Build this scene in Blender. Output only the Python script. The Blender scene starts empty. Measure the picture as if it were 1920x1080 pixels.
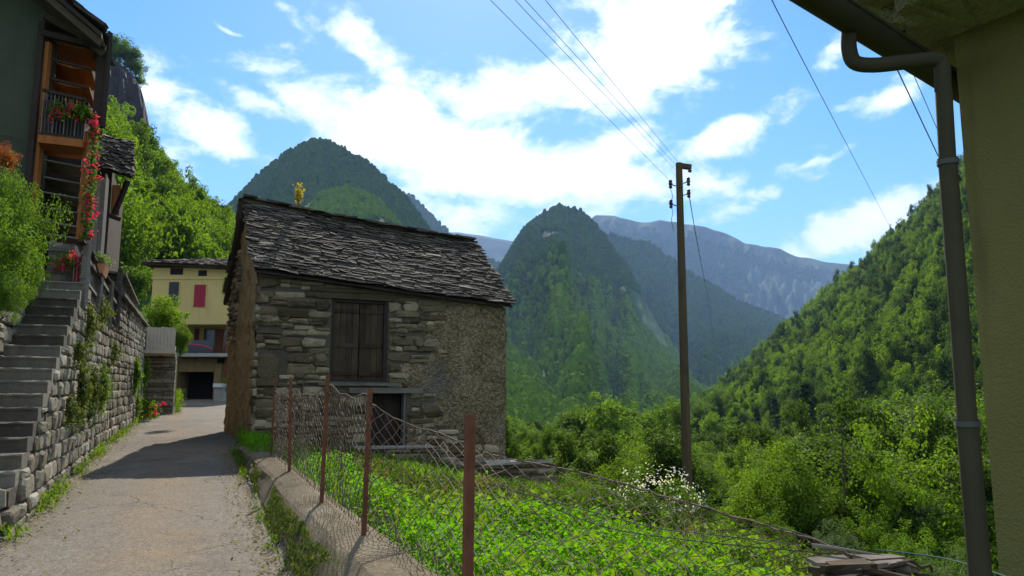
import bpy, math, random
import numpy as np
from mathutils import Vector, Matrix
R = math.radians
HAZE = .68e-4
scene = bpy.context.scene
col = scene.collection
# ------------------------------------------------------------------ camera
F, PITCH, EYE = 1450.0, R(8.05), 1.6
CP, SP = math.cos(PITCH), math.sin(PITCH)
cd = bpy.data.cameras.new('camera'); cam = bpy.data.objects.new('camera', cd); col.objects.link(cam)
cam.location = (0, 0, EYE); cam.rotation_euler = (R(90) + PITCH, 0, 0)
cd.sensor_width = 36; cd.lens = F / 1920 * 36; cd.clip_start = .05; cd.clip_end = 30000
scene.camera = cam
def ray(u, v):                       # direction with y = 1 of a photograph pixel
    a, b = (u - 960) / F, (540 - v) / F
    y = CP - b * SP
    return a / y, (SP + b * CP) / y
def P(u, v, Y):
    k, e = ray(u, v); return Vector((k * Y, Y, EYE + e * Y))
def Pz(u, v, z):
    k, e = ray(u, v); Y = (z - EYE) / e; return Vector((k * Y, Y, z))
# frame along the road: t to the right, s ahead
HA = R(23); HC, HS = math.cos(HA), math.sin(HA)
def W(t, s, z): return (HC * t - HS * s, HS * t + HC * s, z)
def ts(x, y): return HC * x + HS * y, -HS * x + HC * y
def PS(u, v, S):                      # where the ray of a pixel meets the plane s = S of the road frame
    k, e = ray(u, v); lam = S / (HC - HS * k); return Vector((k * lam, lam, EYE + e * lam))
# ------------------------------------------------------------------ light
SUN_AZ, SUN_EL = R(-3), R(41)
SUN = Vector((math.sin(SUN_AZ) * math.cos(SUN_EL), math.cos(SUN_AZ) * math.cos(SUN_EL), math.sin(SUN_EL)))
ld = bpy.data.lights.new('sun', 'SUN'); ld.energy = 5.0; ld.angle = R(.5); ld.color = (1, .955, .87)
sun = bpy.data.objects.new('sun', ld); col.objects.link(sun)
sun.rotation_euler = (-SUN).to_track_quat('-Z', 'Y').to_euler()
scene.view_settings.view_transform = 'Standard'; scene.view_settings.look = 'None'
scene.view_settings.gamma = 1; scene.view_settings.exposure = 0.88; scene.view_settings.use_curve_mapping = False
try:
    scene.cycles.max_bounces = 6; scene.cycles.diffuse_bounces = 3; scene.cycles.transmission_bounces = 4
    scene.cycles.transparent_max_bounces = 8; scene.cycles.volume_bounces = 0
    scene.cycles.use_denoising = True
except Exception: pass
# ------------------------------------------------------------------ node helper
class G:
    """small helper to write node graphs"""
    def __init__(s, tree): s.t = tree; s.n = tree.nodes; s.l = tree.links
    def new(s, typ, **kw):
        nd = s.n.new(typ)
        for k, v in kw.items(): setattr(nd, k, v)
        return nd
    def put(s, sock, v):
        if isinstance(v, bpy.types.NodeSocket): s.l.new(v, sock)
        elif v is not None:
            if hasattr(sock.default_value, '__len__') and not isinstance(v, str):
                v = tuple(v)
                if len(sock.default_value) == 4 and len(v) == 3: v = v + (1,)
            sock.default_value = v
    def m(s, op, a, b=None, c=None, clamp=False):
        nd = s.new('ShaderNodeMath', operation=op, use_clamp=clamp)
        for i, v in enumerate((a, b, c)):
            if v is not None: s.put(nd.inputs[i], v)
        return nd.outputs[0]
    def mix(s, f, a, b, blend='MIX'):
        nd = s.new('ShaderNodeMix', data_type='RGBA', blend_type=blend)
        s.put(nd.inputs[0], f); s.put(nd.inputs[6], a); s.put(nd.inputs[7], b); return nd.outputs[2]
    def noise(s, vec=None, scale=5, detail=4, rough=.55, dist=0, w=None):
        nd = s.new('ShaderNodeTexNoise')
        if w is not None: nd.noise_dimensions = '4D'; nd.inputs['W'].default_value = w
        if vec is not None: s.l.new(vec, nd.inputs['Vector'])
        nd.inputs['Scale'].default_value = scale; nd.inputs['Detail'].default_value = detail
        nd.inputs['Roughness'].default_value = rough; nd.inputs['Distortion'].default_value = dist
        return nd.outputs[0]
    def voro(s, vec, scale, feature='F1', out=0, rnd=1):
        nd = s.new('ShaderNodeTexVoronoi', feature=feature); s.l.new(vec, nd.inputs['Vector'])
        nd.inputs['Scale'].default_value = scale; nd.inputs['Randomness'].default_value = rnd
        return nd.outputs[out]
    def step(s, x, lo, hi):
        nd = s.new('ShaderNodeMapRange', interpolation_type='SMOOTHSTEP')
        s.put(nd.inputs[0], x); nd.inputs[1].default_value = lo; nd.inputs[2].default_value = hi
        return nd.outputs[0]
    def ramp(s, x, *stops):
        nd = s.new('ShaderNodeValToRGB'); s.put(nd.inputs[0], x)
        el = nd.color_ramp.elements
        while len(el) < len(stops): el.new(.5)
        for e, (p, c) in zip(el, stops): e.position = p; e.color = tuple(c) + (1,)
        return nd.outputs[0]
    def scl(s, vec, v):
        nd = s.new('ShaderNodeVectorMath', operation='MULTIPLY'); s.l.new(vec, nd.inputs[0]); nd.inputs[1].default_value = v
        return nd.outputs[0]
# ------------------------------------------------------------------ world: sky with clouds
world = bpy.data.worlds.new('World'); scene.world = world; world.use_nodes = True
g = G(world.node_tree); g.n.clear()
sky = g.new('ShaderNodeTexSky', sky_type='NISHITA'); sky.sun_disc = False
sky.sun_elevation = SUN_EL; sky.sun_rotation = SUN_AZ
sky.altitude = 600; sky.air_density = 1.0; sky.dust_density = .25; sky.ozone_density = 2.2
tc = g.new('ShaderNodeTexCoord')
sep = g.new('ShaderNodeSeparateXYZ'); g.l.new(tc.outputs['Generated'], sep.inputs[0])
az = g.m('ARCTAN2', sep.outputs[0], sep.outputs[1]); el = g.m('ARCSINE', sep.outputs[2])
def azel(u, v):
    k, e = ray(u, v); return math.atan(k), math.atan(e / math.sqrt(1 + k * k))
# cloud banks: centre, half length, half height (photograph units), turn, strength
BANKS = [(800, 255, 290, 75, 12, 1.15), (1000, 170, 200, 50, -4, .95), (1230, 70, 160, 95, -22, 1.2), (700, 95, 110, 38, 40, .75),
         (1010, 325, 330, 62, 6, 1.0), (1330, 270, 120, 34, -22, .85), (860, 400, 160, 45, 8, .62), (1130, 385, 130, 28, -6, .7),
         (400, 265, 120, 40, 22, .8), (295, 190, 60, 50, 40, .75), (600, 215, 130, 40, 14, .8), (1600, 430, 130, 42, -22, 1.0),
         (1370, 385, 95, 22, -18, .62), (1580, 95, 60, 26, -24, .62), (1690, 172, 70, 24, -14, .62), (433, 45, 42, 9, 16, .62),
         (1540, 300, 90, 8, -18, .36), (560, 25, 60, 18, 20, .45), (1050, 240, 110, 30, 10, .6), (335, 300, 70, 40, 20, .55),
         (1450, 225, 30, 10, -20, .45), (1170, 285, 130, 40, -14, .75), (890, 190, 170, 55, 6, .8), (470, 190, 60, 26, 20, .8), (640, 330, 90, 40, 0, .5), (1260, 330, 120, 16, -14, .5)]
bias = None
vec = g.new('ShaderNodeCombineXYZ'); g.put(vec.inputs[0], az); g.put(vec.inputs[1], g.m('MULTIPLY', el, 1.75))
warp = g.noise(vec.outputs[0], 5, 3, .55, w=5.)
waz = g.m('ADD', az, g.m('MULTIPLY', g.m('SUBTRACT', warp, .5), .10)); 
wel = g.m('ADD', el, g.m('MULTIPLY', g.m('SUBTRACT', g.noise(vec.outputs[0], 6, 3, .55, w=9.), .5), .07))
for (u, v, ru, rv, rot, amp) in BANKS:
    a0, e0 = azel(u, v); sa, se = ru / F * .95, rv / F * .95
    c_, s_ = math.cos(R(-rot)), math.sin(R(-rot))
    da, de = g.m('SUBTRACT', waz, a0), g.m('SUBTRACT', wel, e0)
    x = g.m('ADD', g.m('MULTIPLY', da, c_ / sa), g.m('MULTIPLY', de, s_ / sa))
    y = g.m('ADD', g.m('MULTIPLY', da, -s_ / se), g.m('MULTIPLY', de, c_ / se))
    q = g.m('ADD', g.m('MULTIPLY', x, x), g.m('MULTIPLY', y, y))
    b = g.m('MULTIPLY', g.m('POWER', 2.0, g.m('MULTIPLY', q, -1.1)), amp)
    bias = b if bias is None else g.m('MAXIMUM', bias, b)
n1 = g.noise(vec.outputs[0], 11, 8, .60, .35, w=3.1)
n2 = g.noise(vec.outputs[0], 38, 5, .6, .5, w=1.7)
nn = g.m('ADD', g.m('MULTIPLY', n1, .78), g.m('MULTIPLY', n2, .22))
# away from the view the sky keeps scattered clouds of its own
back = g.m('MULTIPLY', g.step(g.m('ABSOLUTE', az), .75, 1.2), .50)
bias = g.m('MAXIMUM', bias, back)
dens = g.m('ADD', g.m('MULTIPLY', bias, .62), g.m('MULTIPLY', g.m('SUBTRACT', nn, .5), 1.55))
mask = g.step(dens, .13, .46)
thick = g.step(dens, .3, .95)
cc = g.mix(thick, (.80, .87, .97, 1), (1.0, .985, .965, 1))
bgs = g.new('ShaderNodeBackground'); bgs.inputs[1].default_value = .115
hs = g.new('ShaderNodeHueSaturation'); hs.inputs['Saturation'].default_value = 1.38; hs.inputs['Value'].default_value = 1.0
g.l.new(sky.outputs[0], hs.inputs['Color']); g.l.new(hs.outputs[0], bgs.inputs[0])
bgc = g.new('ShaderNodeBackground'); g.l.new(cc, bgc.inputs[0]); bgc.inputs[1].default_value = 1.0
mx = g.new('ShaderNodeMixShader'); g.put(mx.inputs[0], mask); g.l.new(bgs.outputs[0], mx.inputs[1]); g.l.new(bgc.outputs[0], mx.inputs[2])
wo = g.new('ShaderNodeOutputWorld'); g.l.new(mx.outputs[0], wo.inputs[0])
try: world.cycles.sampling_method = 'MANUAL'; world.cycles.sample_map_resolution = 512
except Exception: pass
# ------------------------------------------------------------------ mesh helpers
rnd = random.Random(11)
def link(o, parent=None):
    col.objects.link(o)
    if parent is not None: o.parent = parent
    return o
def tag(o, label=None, cat=None, group=None, kind=None):
    if label: o['label'] = label
    if cat: o['category'] = cat
    if group: o['group'] = group
    if kind: o['kind'] = kind
    return o
def empty(name, loc, label, cat, group=None, rz=0):
    o = bpy.data.objects.new(name, None); o.location = loc; o.rotation_euler = (0, 0, rz); link(o)
    o.empty_display_size = .1
    return tag(o, label, cat, group)
def np_mesh(name, V, Q, mats, tint=None, smooth=False, mi=None):
    """V (n,3), Q (m,k) faces of k corners, tint: per face value"""
    me = bpy.data.meshes.new(name); V = np.asarray(V, np.float32); Q = np.asarray(Q, np.int32)
    m, k = Q.shape
    me.vertices.add(len(V)); me.vertices.foreach_set('co', V.ravel())
    me.loops.add(m * k); me.loops.foreach_set('vertex_index', Q.ravel())
    me.polygons.add(m); me.polygons.foreach_set('loop_start', np.arange(0, m * k, k, dtype=np.int32))
    me.polygons.foreach_set('loop_total', np.full(m, k, np.int32))
    if mi is not None: me.polygons.foreach_set('material_index', np.asarray(mi, np.int32))
    me.polygons.foreach_set('use_smooth', np.full(m, smooth, bool))
    me.update(calc_edges=True)
    if tint is not None:
        a = me.attributes.new('tint', 'FLOAT', 'FACE'); a.data.foreach_set('value', np.asarray(tint, np.float32))
    for mt in (mats if isinstance(mats, (list, tuple)) else [mats]): me.materials.append(mt)
    return me
class MB:
    """collects shapes and links them as one mesh object"""
    def __init__(s): s.v = []; s.f = []; s.t = []; s.mi = []; s.cur = .5; s.m = 0
    def add(s, vs, fs, tint=None, m=None):
        o = len(s.v); s.v += [tuple(p) for p in vs]
        for f in fs: s.f.append(tuple(i + o for i in f))
        s.t += [s.cur if tint is None else tint] * len(fs); s.mi += [s.m if m is None else m] * len(fs)
    def box(s, p0, p1, T=None, tint=None, jit=0, m=None):
        """box between two corners of a frame; T maps frame points to the world"""
        a = [(x, y, z) for z in (p0[2], p1[2]) for y in (p0[1], p1[1]) for x in (p0[0], p1[0])]
        if jit: a = [(x + rnd.uniform(-jit, jit), y + rnd.uniform(-jit, jit), z + rnd.uniform(-jit, jit)) for x, y, z in a]
        if T: a = [T(*p) for p in a]
        s.add(a, [(0, 2, 3, 1), (4, 5, 7, 6), (0, 1, 5, 4), (2, 6, 7, 3), (0, 4, 6, 2), (1, 3, 7, 5)], tint, m)
    def hexa(s, a, tint=None, m=None): s.add(a, [(0, 2, 3, 1), (4, 5, 7, 6), (0, 1, 5, 4), (2, 6, 7, 3), (0, 4, 6, 2), (1, 3, 7, 5)], tint, m)
    def beam(s, a, b, w, h, tint=None, up=(0, 0, 1), jit=0, m=None):
        a, b = Vector(a), Vector(b); d = (b - a).normalized(); x = d.cross(Vector(up))
        if x.length < 1e-4: x = d.cross(Vector((1, 0, 0)))
        x.normalize(); y = x.cross(d).normalized()
        pts = []
        for c in (a, b):
            for j in (-1, 1):
                for i in (-1, 1): pts.append(c + x * (i * w / 2 + rnd.uniform(-jit, jit)) + y * (j * h / 2 + rnd.uniform(-jit, jit)))
        s.hexa(pts, tint, m)
    def tube(s, pts, r, n=6, tint=None, cap=True, m=None):
        pts = [Vector(p) for p in pts]; rs = r if isinstance(r, (list, tuple)) else [r] * len(pts)
        vs, fs = [], []; ref = None
        for i, p in enumerate(pts):
            d = (pts[min(i + 1, len(pts) - 1)] - pts[max(i - 1, 0)])
            d = d.normalized() if d.length > 1e-9 else Vector((0, 0, 1))
            if ref is None: ref = Vector((1, 0, 0)) if abs(d.x) < .8 else Vector((0, 1, 0))
            x = (ref - d * ref.dot(d)).normalized(); ref = x; y = d.cross(x)
            for k in range(n):
                a = 2 * math.pi * k / n; vs.append(p + (x * math.cos(a) + y * math.sin(a)) * rs[i])
        for i in range(len(pts) - 1):
            for k in range(n): fs.append((i * n + k, i * n + (k + 1) % n, (i + 1) * n + (k + 1) % n, (i + 1) * n + k))
        if cap: fs += [tuple(range(n - 1, -1, -1)), tuple(range((len(pts) - 1) * n, len(pts) * n))]
        s.add(vs, fs, tint, m)
    def build(s, name, mats, parent=None, smooth=False, origin=None):
        me = bpy.data.meshes.new(name); v = s.v
        if origin is not None: v = [(p[0] - origin[0], p[1] - origin[1], p[2] - origin[2]) for p in v]
        me.from_pydata(v, [], s.f); me.update()
        a = me.attributes.new('tint', 'FLOAT', 'FACE'); a.data.foreach_set('value', s.t)
        mats = mats if isinstance(mats, (list, tuple)) else [mats]
        for mt in mats: me.materials.append(mt)
        if len(mats) > 1: me.polygons.foreach_set('material_index', s.mi)
        if smooth: me.polygons.foreach_set('use_smooth', [True] * len(me.polygons))
        o = bpy.data.objects.new(name, me)
        if origin is not None and parent is None: o.location = origin
        return link(o, parent)
# value noise
_tab = np.random.RandomState(5).rand(256, 256).astype(np.float64)
def vn(x, y):
    xi, yi = np.floor(x).astype(int), np.floor(y).astype(int); fx, fy = x - xi, y - yi
    fx, fy = fx * fx * (3 - 2 * fx), fy * fy * (3 - 2 * fy)
    a, b = _tab[xi & 255, yi & 255], _tab[(xi + 1) & 255, yi & 255]
    c, d = _tab[xi & 255, (yi + 1) & 255], _tab[(xi + 1) & 255, (yi + 1) & 255]
    return (a * (1 - fx) + b * fx) * (1 - fy) + (c * (1 - fx) + d * fx) * fy
def fbm(x, y, o=4, g_=.5):
    x, y = np.asarray(x, float), np.asarray(y, float); s, a, t = 0, 1, 0
    for i in range(o): s = s + a * vn(x * 2 ** i + 17.3 * i, y * 2 ** i + 5.1 * i); t += a; a *= g_
    return s / t
def ridged(x, y, o=4): 
    s, a, t = 0, 1, 0
    for i in range(o): s = s + a * (1 - np.abs(2 * vn(x * 2 ** i + 9.7 * i, y * 2 ** i + 3.3 * i) - 1)); t += a; a *= .5
    return s / t
# ------------------------------------------------------------------ materials
M = {}
def new_mat(name):
    mt = bpy.data.materials.new(name); mt.use_nodes = True; g = G(mt.node_tree); g.n.clear()
    out = g.new('ShaderNodeOutputMaterial'); M[name] = mt
    return mt, g, out
def surf(g, out, colr, rough=.85, bump=None, bstr=.4, bdist=.02, spec=.25, metal=0):
    b = g.new('ShaderNodeBsdfPrincipled'); g.put(b.inputs['Base Color'], colr); g.put(b.inputs['Roughness'], rough)
    b.inputs['Specular IOR Level'].default_value = spec; b.inputs['Metallic'].default_value = metal
    if bump is not None:
        bp = g.new('ShaderNodeBump'); bp.inputs['Strength'].default_value = bstr; bp.inputs['Distance'].default_value = bdist
        g.put(bp.inputs['Height'], bump); g.l.new(bp.outputs[0], b.inputs['Normal'])
    g.l.new(b.outputs[0], out.inputs[0]); return b
def pos(g): return g.new('ShaderNodeNewGeometry').outputs['Position']
def obj_co(g): return g.new('ShaderNodeTexCoord').outputs['Object']
def attr(g, n='tint'): return g.new('ShaderNodeAttribute', attribute_name=n).outputs['Fac']
def stone_mat(name, c0, c1, c2, moss=(.06, .075, .02), mossy=.5, scale=6, bstr=.6, spec=.2):
    mt, g, out = new_mat(name); p = pos(g)
    n = g.noise(p, scale, 6, .65); n2 = g.noise(p, scale * 6, 4, .7); n3 = g.noise(p, 1.1, 4, .6)
    t = attr(g)
    f = g.m('ADD', g.m('MULTIPLY', t, .62), g.m('MULTIPLY', n, .38))
    c = g.ramp(f, (.22, c0), (.5, c1), (.8, c2))
    c = g.mix(g.m('MULTIPLY', g.step(n2, .5, .75), .4), c, tuple(.45 * x for x in c1), 'MIX')
    lich = g.step(g.noise(p, 9, 5, .7, w=4.), .60, .72)
    c = g.mix(g.m('MULTIPLY', lich, .35), c, tuple(min(.5, x * 1.6) for x in c2))
    c = g.mix(g.m('MULTIPLY', g.step(n3, 1 - mossy, 1.05 - mossy + .12), .8), c, moss)
    surf(g, out, c, .9, g.m('ADD', n, g.m('MULTIPLY', n2, .6)), bstr, .12 if name == 'eave_stone' else .03, spec)
    return mt
def wood_mat(name, c0, c1, scale=(3, 3, 30), bstr=.4, rough=.8):
    mt, g, out = new_mat(name); p = pos(g)
    n = g.noise(g.scl(p, scale), 1.6, 5, .65, .3); n2 = g.noise(p, 2.2, 3)
    f = g.m('ADD', g.m('MULTIPLY', n, .7), g.m('MULTIPLY', attr(g), .35))
    c = g.ramp(f, (.25, c0), (.75, c1))
    c = g.mix(g.m('MULTIPLY', g.step(n2, .55, .75), .35), c, tuple(.5 * x for x in c0))
    surf(g, out, c, .9, n, bstr, .01, .06)
    return mt
def leaf_mat(name, ca, cb, cc, trans=.45, patch=.5, rough=.6, spec=.12):
    """ca..cc: colours that leaves of the plant range over; light passes through the blades"""
    mt, g, out = new_mat(name)
    oi = g.new('ShaderNodeObjectInfo'); p = pos(g)
    f = g.m('ADD', g.m('MULTIPLY', attr(g), .5), g.m('ADD', g.m('MULTIPLY', oi.outputs['Random'], .28), g.m('MULTIPLY', g.noise(p, patch, 3), .3)))
    c = g.ramp(f, (.2, ca), (.52, cb), (.85, cc))
    d = g.new('ShaderNodeBsdfPrincipled'); g.put(d.inputs['Base Color'], c); d.inputs['Roughness'].default_value = rough
    d.inputs['Specular IOR Level'].default_value = spec
    t = g.new('ShaderNodeBsdfTranslucent'); g.put(t.inputs[0], g.mix(1.0, c, (1.35, 1.25, .55, 1), 'MULTIPLY'))
    m = g.new('ShaderNodeMixShader'); m.inputs[0].default_value = trans
    g.l.new(d.outputs[0], m.inputs[1]); g.l.new(t.outputs[0], m.inputs[2]); g.l.new(m.outputs[0], out.inputs[0])
    return mt
stone_mat('rubble_stone', (.05, .038, .02), (.15, .118, .066), (.36, .30, .185), mossy=.34, bstr=.95, spec=.06)
stone_mat('wall_stone', (.11, .092, .06), (.235, .205, .145), (.37, .33, .25), mossy=.40, scale=8, bstr=1.0, spec=.06)
stone_mat('step_stone', (.068, .058, .04), (.125, .108, .077), (.19, .168, .124), mossy=.33)
stone_mat('slate', (.030, .024, .017), (.084, .068, .05), (.195, .165, .125), mossy=.14, scale=9, bstr=.6, spec=.06)
stone_mat('mortar', (.05, .04, .025), (.085, .07, .045), (.12, .10, .07), mossy=.3, bstr=1.0)
stone_mat('eave_stone', (.20, .18, .095), (.30, .27, .15), (.38, .345, .21), mossy=.35, scale=3, bstr=1.0)
stone_mat('cliff_rock', (.03, .025, .024), (.10, .085, .078), (.27, .24, .21), mossy=.10, scale=.09, bstr=1.0)
wood_mat('old_wood', (.030, .021, .012), (.10, .074, .046))
wood_mat('grey_wood', (.065, .056, .044), (.20, .176, .14))
wood_mat('shutter_wood', (.022, .015, .009), (.085, .060, .036), (9, 9, 1.1))
wood_mat('orange_wood', (.17, .06, .018), (.33, .122, .035), (9, 9, 1.1))
wood_mat('dark_beam', (.02, .015, .012), (.055, .04, .03))
wood_mat('pole_wood', (.045, .033, .018), (.10, .075, .04), (14, 14, .8))
wood_mat('bark', (.035, .028, .02), (.11, .09, .065), (10, 10, 1.5))
wood_mat('board_wood', (.10, .085, .065), (.28, .245, .20), (3, 3, 30))
def plain(name, c, rough=.6, var=.2, scale=8, bstr=.15, metal=0, spec=.3):
    mt, g, out = new_mat(name); p = pos(g); n = g.noise(p, scale, 5, .65)
    cc = g.mix(n, tuple(x * (1 - var) for x in c), tuple(min(1, x * (1 + var)) for x in c))
    surf(g, out, cc, rough, n, bstr, .01, spec, metal); return mt
plain('zinc_pipe', (.050, .044, .024), .7, .35, 3, .15, 0, .1)
plain('rust', (.13, .048, .022), .9, .75, 9, .4)
plain('mesh_rust', (.12, .075, .045), .8, .4, 20)
plain('galvanised', (.07, .07, .06), .9, .2, 20)
plain('wire', (.05, .05, .055), .6)
plain('cable_green', (.03, .08, .07), .9)
plain('insulator', (.03, .025, .022), .3)
plain('glass_dark', (.012, .014, .018), .12, .1, 3, 0, 0, .5)
plain('red_shutter', (.28, .012, .03), .6, .12)
plain('dark_shutter', (.035, .033, .035), .6, .2)
plain('terracotta', (.38, .15, .06), .8, .25)
plain('concrete', (.30, .28, .25), .9, .25, 5, .3)
plain('pale_board', (.42, .36, .28), .8, .25, 6)
plain('iron', (.025, .024, .024), .5, .3)
plain('red_cloth', (.5, .03, .05), .8, .1)
plain('dark_void', (.012, .011, .01), .9)  # near black, stands for the shade inside openings
plain('tile_red', (.22, .085, .05), .85, .3)
plain('white_wall', (.6, .57, .5), .9, .1)
# rough render: olive plaster of the near house, dark plaster of the old house, ochre front
def plaster(name, a, b, stain, scale=2.2, fine=60, bstr=.35):
    mt, g, out = new_mat(name); p = pos(g)
    n = g.noise(p, scale, 6, .62); f = g.noise(p, fine, 3, .6)
    drip = g.noise(g.scl(p, (3, 3, .35)), 1.4, 4, .6)
    c = g.mix(n, a, b); c = g.mix(g.m('MULTIPLY', g.step(drip, .52, .72), .55), c, stain)
    surf(g, out, c, .92, g.m('ADD', g.m('MULTIPLY', n, .5), f), bstr, .012, .15); return mt
plaster('olive_render', (.13, .112, .034), (.185, .163, .056), (.06, .05, .018), 1.6, 70, .9)
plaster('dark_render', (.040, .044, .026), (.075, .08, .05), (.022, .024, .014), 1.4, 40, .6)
plaster('ochre_render', (.44, .335, .12), (.51, .395, .15), (.36, .28, .11), .5, 30, .15)
plaster('brown_render', (.14, .092, .034), (.27, .188, .08), (.07, .048, .018), 3.2, 22, 1.0)
# rough-cast lower right of the hut: coarse grains of many colours
mt, g, out = new_mat('rough_cast'); p = pos(g)
v = g.voro(p, 26, 'F1', 0); vc = g.new('ShaderNodeTexVoronoi'); g.l.new(p, vc.inputs['Vector']); vc.inputs['Scale'].default_value = 26
sp = g.new('ShaderNodeSeparateColor'); g.l.new(vc.outputs['Color'], sp.inputs[0])
n = g.noise(p, 1.6, 6, .68)
c = g.ramp(g.m('ADD', g.m('MULTIPLY', sp.outputs[0], .45), g.m('MULTIPLY', n, .6)), (.25, (.058, .043, .021)), (.5, (.142, .106, .054)), (.8, (.27, .205, .12)))
c = g.mix(g.m('MULTIPLY', g.step(g.noise(p, .9, 4), .56, .7), .5), c, (.11, .105, .09))
surf(g, out, c, .95, g.m('SUBTRACT', g.m('MULTIPLY', n, .6), v), .9, .03, .15)
# asphalt with cracks and a rusty stain
mt, g, out = new_mat('asphalt'); p = pos(g)
fine = g.noise(p, 70, 3, .7); big = g.noise(p, .7, 5, .6); v = g.voro(p, 130, 'F1', 0)
c = g.mix(big, (.108, .086, .057), (.168, .137, .094))
c = g.mix(g.m('MULTIPLY', g.step(fine, .42, .7), .55), c, (.27, .235, .18)); c = g.mix(g.m('MULTIPLY', g.step(v, .25, .05), .25), c, (.07, .065, .06))
sx = g.new('ShaderNodeSeparateXYZ'); g.l.new(p, sx.inputs[0])
tt = g.m('ADD', g.m('MULTIPLY', sx.outputs[0], HC), g.m('MULTIPLY', sx.outputs[1], HS))
band = g.m('MULTIPLY', g.m('ABSOLUTE', g.m('ADD', tt, g.m('ADD', .12, g.m('MULTIPLY', g.m('SUBTRACT', big, .5), .8)))), 1)
band = g.m('MULTIPLY', g.step(band, .75, .05), g.step(g.noise(p, 1.4, 5, .65, w=2.), .3, .65))
c = g.mix(g.m('MULTIPLY', band, .6), c, (.22, .14, .068))
wob = g.new('ShaderNodeVectorMath', operation='ADD'); g.l.new(p, wob.inputs[0])
nz = g.new('ShaderNodeTexNoise'); g.l.new(p, nz.inputs['Vector']); nz.inputs['Scale'].default_value = 2.5; nz.inputs['Detail'].default_value = 5
g.l.new(g.scl(nz.outputs['Color'], (.5, .5, .5)), wob.inputs[1])
cr = g.voro(wob.outputs[0], .55, 'DISTANCE_TO_EDGE', 0)
crack = g.m('MULTIPLY', g.step(cr, .008, .001), g.step(g.noise(p, .6, 2, w=7.), .42, .55))
c = g.mix(g.m('MULTIPLY', crack, .85), c, (.035, .03, .026))
patch = g.step(g.noise(p, .35, 3, w=11.), .52, .58); grit = g.voro(p, 55, 'F1', 1); gs_ = g.new('ShaderNodeSeparateColor'); g.l.new(grit, gs_.inputs[0])
c = g.mix(g.m('MULTIPLY', g.step(gs_.outputs[0], .72, .8), .32), c, (.32, .27, .20)); c = g.mix(g.m('MULTIPLY', g.step(gs_.outputs[1], .70, .8), .5), c, (.06, .05, .038))
tyre = g.noise(g.scl(p, (1, 1, 1)), 2.6, 6, .7, w=5.); c = g.mix(g.m('MULTIPLY', g.step(tyre, .48, .66), .38), c, (.075, .064, .05))
c = g.mix(g.m('MULTIPLY', patch, .3), c, (.07, .062, .052))
surf(g, out, c, .9, g.m('SUBTRACT', g.m('SUBTRACT', g.m('MULTIPLY', fine, .8), v), g.m('MULTIPLY', crack, 2)), .7, .012, .2)
# soil, meadow
def soil(name, a, b, c3):
    mt, g, out = new_mat(name); p = pos(g)
    n = g.noise(p, .5, 6, .65); f = g.noise(p, 18, 4, .7)
    c = g.ramp(g.m('ADD', g.m('MULTIPLY', n, .6), g.m('MULTIPLY', f, .4)), (.3, a), (.5, b), (.7, c3))
    surf(g, out, c, .95, f, .8, .05, .1)
soil('meadow', (.04, .06, .018), (.06, .11, .022), (.08, .16, .03))
soil('gravel_soil', (.07, .06, .045), (.13, .115, .085), (.2, .18, .14))
# forest floor of the mountains, with bare rock where the mask noise says so
def mountain_mat(name, a, b, c3, rock=(.25, .22, .2), rocky=.0, scale=.004, rscale=.006):
    mt, g, out = new_mat(name); p = pos(g)
    n = g.noise(p, scale, 6, .62); f = g.noise(p, scale * 18, 5, .7)
    c = g.ramp(g.m('ADD', g.m('MULTIPLY', n, .6), g.m('MULTIPLY', f, .4)), (.32, a), (.5, b), (.68, c3))
    if rocky:
        rn = g.noise(g.scl(p, (1, 1, .45)), rscale, 7, .68, .4, w=2.)
        c = g.mix(g.step(rn, 1 - rocky, 1.04 - rocky), c, g.mix(f, tuple(.6 * x for x in rock), tuple(min(.6, 1.3 * x) for x in rock)))
    surf(g, out, c, .95, f, 1.0, 1.5 if scale < .02 else .5, .05); return mt
mountain_mat('mountain_green', (.020, .042, .012), (.034, .070, .015), (.055, .10, .018), rock=(.2, .16, .11), rocky=.30)
mountain_mat('mountain_dark', (.018, .032, .015), (.028, .05, .018), (.04, .07, .02))
mountain_mat('mountain_rock', (.03, .05, .022), (.045, .07, .03), (.065, .09, .045), (.22, .215, .21), .36, .002, .0032)
mountain_mat('hill_green', (.03, .05, .012), (.045, .085, .016), (.07, .12, .02), scale=.02)
leaf_mat('canopy_far', (.035, .068, .012), (.062, .115, .014), (.105, .17, .018), .0, .006, 1, 0)
leaf_mat('canopy_light', (.075, .13, .012), (.125, .20, .015), (.185, .265, .02), .0, .008, 1, 0)
leaf_mat('leaf_spring', (.07, .132, .010), (.11, .20, .012), (.16, .265, .018), .58, .35)
leaf_mat('leaf_mid', (.052, .10, .010), (.082, .15, .012), (.12, .20, .016), .56, .3)
leaf_mat('leaf_dark', (.032, .065, .010), (.052, .098, .012), (.078, .135, .014), .52, .3)
leaf_mat('leaf_garden', (.05, .10, .012), (.08, .155, .016), (.125, .215, .028), .5, 1.2)
leaf_mat('leaf_airy', (.085, .145, .015), (.13, .205, .02), (.18, .26, .03), .58, .35)
leaf_mat('leaf_silver', (.07, .11, .04), (.10, .15, .055), (.15, .2, .08), .4, .5)
leaf_mat('leaf_weed', (.07, .19, .006), (.11, .28, .008), (.15, .33, .012), .55, .9)
leaf_mat('leaf_dry', (.12, .09, .03), (.2, .15, .05), (.28, .22, .08), .4, 2)
leaf_mat('moss_leaf', (.05, .075, .015), (.085, .12, .02), (.14, .17, .035), .4, 2)
leaf_mat('leaf_yellow', (.3, .24, .02), (.42, .34, .03), (.5, .42, .06), .45, 2)
leaf_mat('petal_red', (.55, .015, .06), (.7, .03, .1), (.8, .09, .2), .35, 3)
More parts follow.
